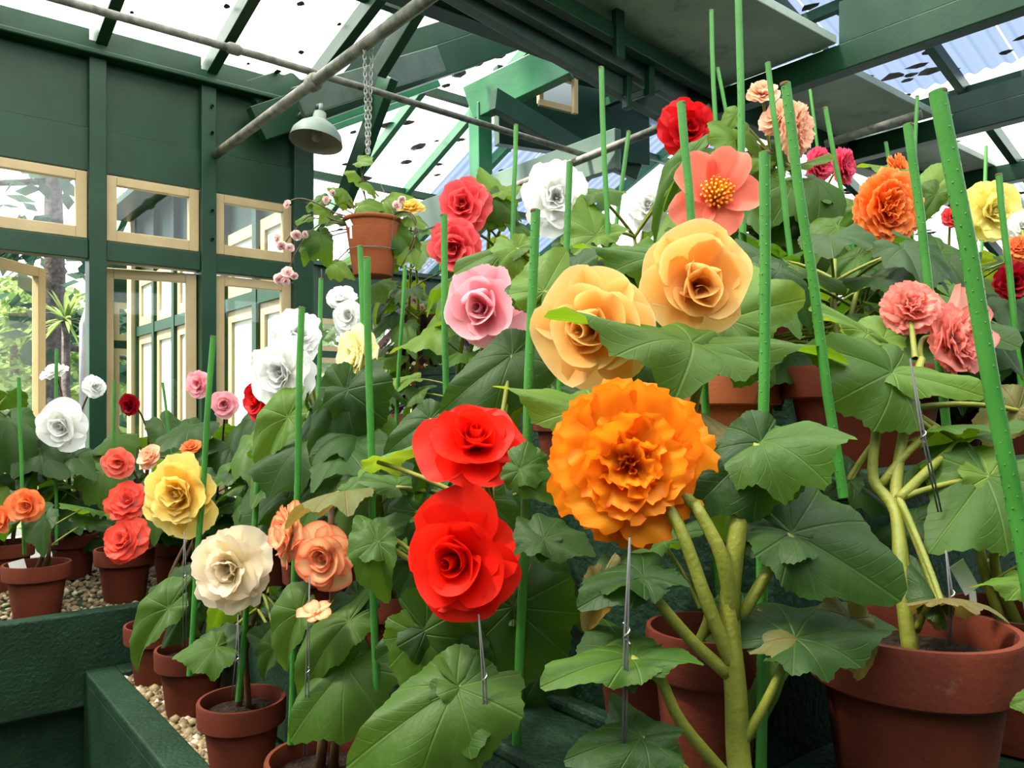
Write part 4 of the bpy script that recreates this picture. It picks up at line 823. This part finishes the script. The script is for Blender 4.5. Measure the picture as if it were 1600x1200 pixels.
gen('pink-red begonia bud between thick stakes on the ledge', 1490, 2.05, 1.335, .17, [(1490, 338, 1.95, 34, (0, 1, 0), 'loose', 'rosered')], 14, (.11, .17), DM, 47, W(1490, 420, 2.0), spread=.16)
t, c, ax_ = gen('begonia in the small pot behind the thick orange stem', 1105, .975, .995, .15, [], 5, (.08, .12), DM, 48, W(1070, 880, 1.0), Hp=.19, lo=.3, spread=.08, sr=.008)
t, c, ax_ = gen('begonia in a dim pot behind the big corner pot', 1590, 1.12, .985, .20, [], 5, (.09, .13), DM, 49, W(1580, 700, 1.12), lo=.4)
plx(t, [(1605, 908, 1523, 904, .95, 62, -.03, LL, 4, .55), (1612, 1090, 1578, 1100, .8, 50, 0, LM, 0, 1.2)], None)
# ---- window bench --------------------------------------------------------------
gen('white rose-shaped begonia on the window bench by the casement', 115, 3.22, .775, .19, [(94, 666, 2.85, 78, (.05, 1, -.15), 'rose', 'white'), (150, 604, 3.0, 36, (.6, .6, .1), 'loose', 'white'), (84, 578, 3.0, 40, (-.2, .5, .9), 'loose', 'white')], 16, (.13, .20), DM, 51, W(115, 690, 3.05), spread=.17, sm=STEMR)
gen('orange rose-shaped begonia in the leftmost pot on the bench', 58, 2.62, .775, .205, [(41, 790, 2.45, 58, (.1, 1, .1), 'rose', 'tanger'), (4, 808, 2.5, 50, (-.6, .8, .1), 'rose', 'tanger')], 9, (.11, .15), DM, 52, W(60, 810, 2.6), Hp=.172, sm=STEMR, lo=.5)
gen('coral and white begonia hanging over its chalky pot', 195, 2.82, .775, .20, [(184, 723, 2.6, 48, (.1, 1, 0), 'rose', 'coral'), (198, 780, 2.6, 62, (.2, .8, .5), 'loose', 'fancy', 1.1), (192, 842, 2.55, 76, (-.2, .8, .3), 'loose', 'fancy')], 8, (.11, .16), DM, 53, W(215, 760, 2.75), sm=STEMR, lo=.45)
gen('dark red rose begonia before the sunlit wing wall', 218, 3.40, .775, .18, [(201, 633, 3.2, 36, (-.2, 1, -.1), 'rose', 'darkred')], 13, (.12, .18), DM, 54, W(225, 660, 3.35), spread=.17, sm=STEMR)
gen('pink rose begonia pair by the thin leaning stake', 338, 3.18, .775, .18, [(309, 600, 2.9, 42, (-.2, 1, 0), 'rose', 'pink'), (350, 632, 2.9, 44, (.1, 1, -.1), 'rose', 'pink')], 17, (.12, .18), DM, 55, W(335, 660, 3.05), spread=.19, sm=STEMR)
gen('peach begonia with small flat flowers above the yellow bloom', 272, 3.10, .775, .18, [(231, 713, 2.8, 42, (-.3, .8, .4), 'rose', 'peach'), (297, 697, 2.7, 34, (0, .6, .8), 'rose', 'tanger')], 14, (.12, .18), DM, 56, W(270, 720, 2.95), spread=.19, sm=STEMR)
gen('leafy begonia cut by the edge of the window bench', 10, 3.0, .775, .19, [], 15, (.15, .22), MX, 57, W(5, 620, 2.95), spread=.17, sm=STEMR)
gen('leafy begonia at the bench end below the corner post', 420, 3.05, .775, .19, [], 16, (.13, .19), DM, 58, W(430, 640, 3.0), spread=.2, sm=STEMR)
bs = tray('back_staging', 1.72, 3.2, 2.88, 3.5, 1.30, 0, 'green bench behind the centre display under the maroon begonia')
t, c, ax_ = gen('dark maroon-leaved begonia with small orange flowers behind the display', 668, 3.55, 1.265, .18, [(655, 580, 3.35, 20, (0, 1, 0), 'loose', 'fiery'), (648, 598, 3.35, 14, (0, 1, 0), 'loose', 'fiery'), (660, 482, 3.4, 16, (0, 1, 0), 'loose', 'palepink'), (648, 470, 3.4, 14, (0, 1, 0), 'loose', 'palepink')], 26, (.09, .14), [LX, LX, LX], 59, W(668, 470, 3.5), spread=.2, sm=STEMR)
gen('pale begonia with a yellow bloom behind the hanging basket', 640, 3.35, 1.265, .18, [(640, 320, 3.0, 46, (0, .6, .8), 'loose', 'yellow')], 16, (.12, .17), MX, 60, W(650, 360, 3.15), spread=.22)
# ---- hanging basket ------------------------------------------------------------
hx = (583-800)/F*2.725; hb = Vector((hx, 2.725, 1.905))
t = empty('hanging_begonia', hb); tag(t, 'trailing pink begonia in a terracotta pot hung on chains', 'hanging basket')
c = pot(t, hb, .205, .195, TERRB, True, POTH)
MB().tube([hb+Z*.085+Vector((.088*math.cos(a), .088*math.sin(a), 0)) for a in [6.283*i/24 for i in range(25)]], .0016, 6, False).build('wire_ring', WIRE, t)
ct_ = W(575, 240, 2.725)
for a in (2.6, 5.6, .8):
    MB().tube([ct_, hb+Z*.19+Vector((.106*math.cos(a), .106*math.sin(a), 0)), hb+Z*.085+Vector((.088*math.cos(a), .088*math.sin(a), 0))], .0012, 5).build('hanger_wire', WIRE, t)
rr = random.Random(5)
def hleaf(px, py, tx, ty, m, Y=2.7): leaf(t, W(px, py, Y), W(tx, ty, Y-.04), H(rr.uniform(20, 55), rr.uniform(-.2, .2)), m, None, 1.1, c+Vector((.02*rr.uniform(-1, 1), 0, 0)), .0022, STEMR)
for q in ((505, 312, 478, 325, LM), (515, 330, 488, 305, LL), (540, 318, 522, 295, LL), (500, 365, 518, 395, LM), (560, 322, 588, 305, LL), (600, 315, 622, 292, LL), (555, 270, 538, 266, LL), (562, 252, 580, 252, LL), (600, 335, 632, 325, LM), (640, 340, 662, 350, LL), (655, 362, 684, 358, LM), (640, 382, 652, 412, LL), (522, 412, 543, 416, LL), (535, 300, 514, 284, LL), (482, 340, 462, 346, LL), (622, 365, 645, 388, LM), (492, 378, 474, 398, LM), (585, 302, 572, 284, LL), (530, 342, 508, 348, LM)): hleaf(*q)
for pts in ([(540, 350), (490, 335), (460, 360), (445, 380)], [(545, 350), (500, 350), (465, 390), (448, 430)], [(600, 345), (630, 330), (650, 345), (640, 390)], [(545, 345), (500, 320), (470, 310), (448, 316)], [(610, 345), (640, 335), (650, 370), (625, 420)]):
    MB().tube(smoothline([W(x, y, 2.68) for x, y in pts], 4), .0022, 6).build('trailing_stem', STEMR, t, smooth=True)
for (x, y, d) in ((447, 318, 14), (432, 372, 15), (440, 385, 16), (452, 388, 15), (463, 368, 17), (476, 366, 12), (437, 437, 20), (450, 425, 19), (447, 440, 15), (509, 312, 12), (520, 302, 11), (620, 320, 16), (628, 312, 12), (460, 432, 12)):
    flower(t, W(x, y, 2.66), d*2.66/F, face(rr.uniform(-.6, .6), .8, rr.uniform(-.7, .3)), 'loose', 'palepink', None, False)
def chain(name, a, b, lab, n, s=.0095):
    o = empty(name, b); tag(o, lab, 'chain'); d = (b-a)/n
    for i in range(n):
        cc = a+d*(i+.5); q = []; e = Vector((1, 0, 0)) if i % 2 else Vector((.2, .98, 0))
        for k in range(13): an = 6.283*k/12; q.append(cc+e*(s*.55*math.cos(an))+d.normalized()*(d.length*.72*math.sin(an)))
        MB().tube(q, .0018, 5, False).build('link', CHAIN, o)
    return o
chain('hanging_chain', W(569, 66, 2.725), W(574, 240, 2.725), 'front strand of the steel chain holding the hanging pot', 26)
chain('hanging_chain', W(581, 66, 2.745), W(576, 240, 2.735), 'rear strand of the steel chain holding the hanging pot', 26)
MB().tube([W(502, 420, 5.0), W(502, 480, 5.0)], .004, 6).build('drop_chain', CHAIN)
tag(bpy.data.objects['drop_chain'], 'thin far chain hanging beside the corner post', 'chain')
grow_fill()
# ================================================================== STAKES
def stake(top, low, Y, zend, lab, dia=.012, lean=0.0):
    a = W(top[0], top[1], Y); b = W(low[0], low[1], Y+lean); d = (b-a).normalized()
    if d.z < -.05: b = a+d*((a.z-zend)/-d.z)
    o = empty('plant_stake', b); tag(o, lab, 'stake')
    k = 9; q = [a.lerp(b, i/(k-1))+Vector((.0012*math.sin(i*1.7+a.x*40), 0, 0)) for i in range(k)]
    MB().tube(q, dia/2, 14, False).build('rod', STAKE, o, smooth=True)
    MB().lathe(a, [(0, .0012), (dia*.42, .001), (dia/2, -.0005), (dia*.5, -.003)], 14, -d).build('cut_end', STAKET, o)
    if dia*F/Y > 9:
        mb = MB(); L = (b-a).length; x = d.orthogonal().normalized(); y = d.cross(x); n = int(L/.011)
        for i in range(n):
            for j in range(4):
                an = j*1.571+(.8 if i % 2 else 0); nn = x*math.cos(an)+y*math.sin(an); cc = a+d*(.006+i*.011)+nn*dia*.5
                s1 = d.cross(nn)*.0011; s2 = d*.0016; mb.add([cc-s1, cc-s2, cc+s1, cc+s2, cc+nn*.0006], [(0, 1, 4), (1, 2, 4), (2, 3, 4), (3, 0, 4)])
        mb.build('nubs', STAKE, o)
for a in [((29, 590), (33, 715), 2.75, .95, 'thin green stake beside the orange begonia in the leftmost pot', .012),
          ((88, 545), (88, 600), 2.95, .95, 'thin green stake behind the white bench begonia', .012),
          ((178, 595), (178, 670), 3.1, .95, 'thin green stake in front of the ajar casement stile', .012),
          ((254, 598), (266, 690), 3.2, .95, 'slim dark stake against the sunlit wing wall', .010),
          ((333, 525), (318, 740), 1.95, .80, 'green stake leaning between the two pink bench flowers', .014),
          ((409, 690), (400, 790), 1.78, .80, 'short green stake among leaves above the picotee flowers', .013),
          ((471, 480), (460, 930), 1.55, .80, 'green stake crossing the big white begonia', .0125),
          ((502, 435), (498, 600), 2.2, 1.0, 'green stake below the basket beside the small white flowers', .0125),
          ((563, 384), (567, 520), 1.75, 1.05, 'rear of two green stakes in front of the hanging pot', .0125),
          ((573, 402), (588, 1110), 1.36, .80, 'front of two green stakes before the hanging pot', .0125),
          ((633, 415), (622, 600), 2.4, 1.1, 'slender green stake below the rose-red flowers', .012),
          ((693, 335), (696, 540), 1.5, 1.0, 'green stake crossing the lower rose-red flower', .0125),
          ((806, 195), (799, 440), 2.1, 1.4, 'thin tall stake standing left of the white ruffled flower', .012),
          ((836, 328), (810, 1100), 1.07, .80, 'thick green stake between pink and apricot flowers', .0125),
          ((891, 253), (884, 395), 1.55, 1.3, 'green stake crossing the white ruffled flower', .0125),
          ((939, 105), (947, 310), 1.85, 1.4, 'tall light green stake above the centre foliage', .0125),
          ((982, 205), (966, 330), 2.3, 1.4, 'thin stake leaning before the grey cross beam', .012),
          ((1111, 16), (1117, 180), 2.1, 1.7, 'thin high stake behind the crimson flower', .012),
          ((1121, 106), (1135, 175), 2.6, 1.60, 'short slim stake leaning beside the thin high one', .012),
          ((1154, -25), (1159, 260), 1.5, 1.4, 'pale green stake running out of the top of the picture', .0135),
          ((1065, 160), (1080, 350), 1.2, 1.4, 'green stake in front of the crimson and coral flowers', .0125),
          ((1196, 238), (1189, 1180), .90, .80, 'thick straight stake beside the orange begonia stem', .0125),
          ((1200, 98), (1224, 300), 1.75, 1.5, 'green stake crossing the upper peach flower', .0125),
          ((1226, 130), (1310, 730), 1.0, 1.34, 'long leaning green stake before the peach flowers', .0125),
          ((1266, 140), (1272, 190), 2.9, 1.60, 'tiny far stake behind the peach flower', .011),
          ((1289, 168), (1313, 290), 2.1, 1.65, 'leaning stake between the hot pink flowers', .012),
          ((1419, 194), (1451, 445), 1.18, 1.35, 'leaning green stake in front of the deep orange flower', .0128),
          ((1433, 150), (1430, 230), 2.6, 1.5, 'thin upright stake behind the deep orange begonia', .012),
          ((1384, 222), (1390, 260), 2.7, 1.5, 'short thin stake under the gutter board', .012),
          ((1466, 142), (1600, 870), .80, 1.15, 'thickest green stake leaning at the picture side', .0165),
          ((1560, 272), (1576, 420), 1.65, 1.40, 'green stake crossing the clear yellow flower', .0125),
          ((1541, 228), (1538, 300), 2.9, 1.5, 'dark thin stake above the clear yellow flower', .012),
          ((1113, 700), (1128, 1000), 1.02, 1.15, 'dim stake in the pot behind the orange begonia stem', .012),
          ((1158, 560), (1162, 610), 1.52, 1.45, 'green stake in the bright terracotta pot', .012)]: stake(*a)
# ================================================================== WIRES AND TAGS
def wire(pts, Y, lab, two=True):
    o = empty('support_wire', W(pts[-1][0], pts[-1][1], Y)); tag(o, lab, 'wire')
    for k in range(2 if two else 1): MB().tube([W(x+k*5*(i > 0), y, Y) for i, (x, y) in enumerate(pts)], .0011, 6).build('strand', WIRE, o, smooth=True)
    m = pts[len(pts)//2]; cc = W(m[0]+3, m[1], Y); MB().tube([cc+Vector((.003*math.cos(i), .003*math.sin(i), .0022*i-.01)) for i in range(10)], .0009, 5).build('twist', CHAIN, o)
wire([(984, 840), (976, 990), (972, 1230)], .74, 'grey wire propping up the frilled orange flower')
wire([(748, 960), (754, 1060), (760, 1230)], .98, 'grey wire under the lower scarlet flower')
wire([(1422, 560), (1440, 680), (1466, 800)], .98, 'grey wire in front of the salmon pink flower')
wire([(288, 830), (286, 900), (286, 1010)], 1.9, 'fine wire below the yellow ruffled flower')
wire([(372, 960), (368, 1030), (362, 1090)], 1.66, 'fine wire under the cream begonia')
wire([(484, 900), (478, 1050), (474, 1180)], 1.36, 'fine wire below the picotee flowers')
wire([(1478, 860), (1484, 930), (1480, 1010)], .90, 'dark wire standing in the big corner pot')
def ntag(x, y, Y, w_, h_, lab, lean=.1):
    a = W(x, y, Y); o = empty('plant_tag', a-Z*h_); tag(o, lab, 'tag')
    MB().bar(a, a-Z*h_+Vector((lean*.1, 0, 0)), w_, .0012, Vector((0, -1, .3))).build('plate', TAG, o)
    MB().bar(a-Z*h_+Vector((lean*.1, 0, 0)), a-Z*(h_+.04)+Vector((lean*.12, 0, 0)), w_*.4, .0012, Vector((0, -1, .3))).build('spike', TAG, o)
ntag(25, 876, 2.55, .05, .035, 'white plant tag in the leftmost bench pot')
ntag(1494, 880, 1.0, .022, .035, 'white plant tag behind the big corner pot', .2)
ntag(776, 1165, 1.25, .014, .05, 'slim white tag beneath the scarlet begonia')
ntag(543, 344, 2.63, .018, .02, 'small white tag in the hanging pot')
ntag(1345, 972, .96, .022, .03, 'white plant tag inside the big corner pot', -.4)
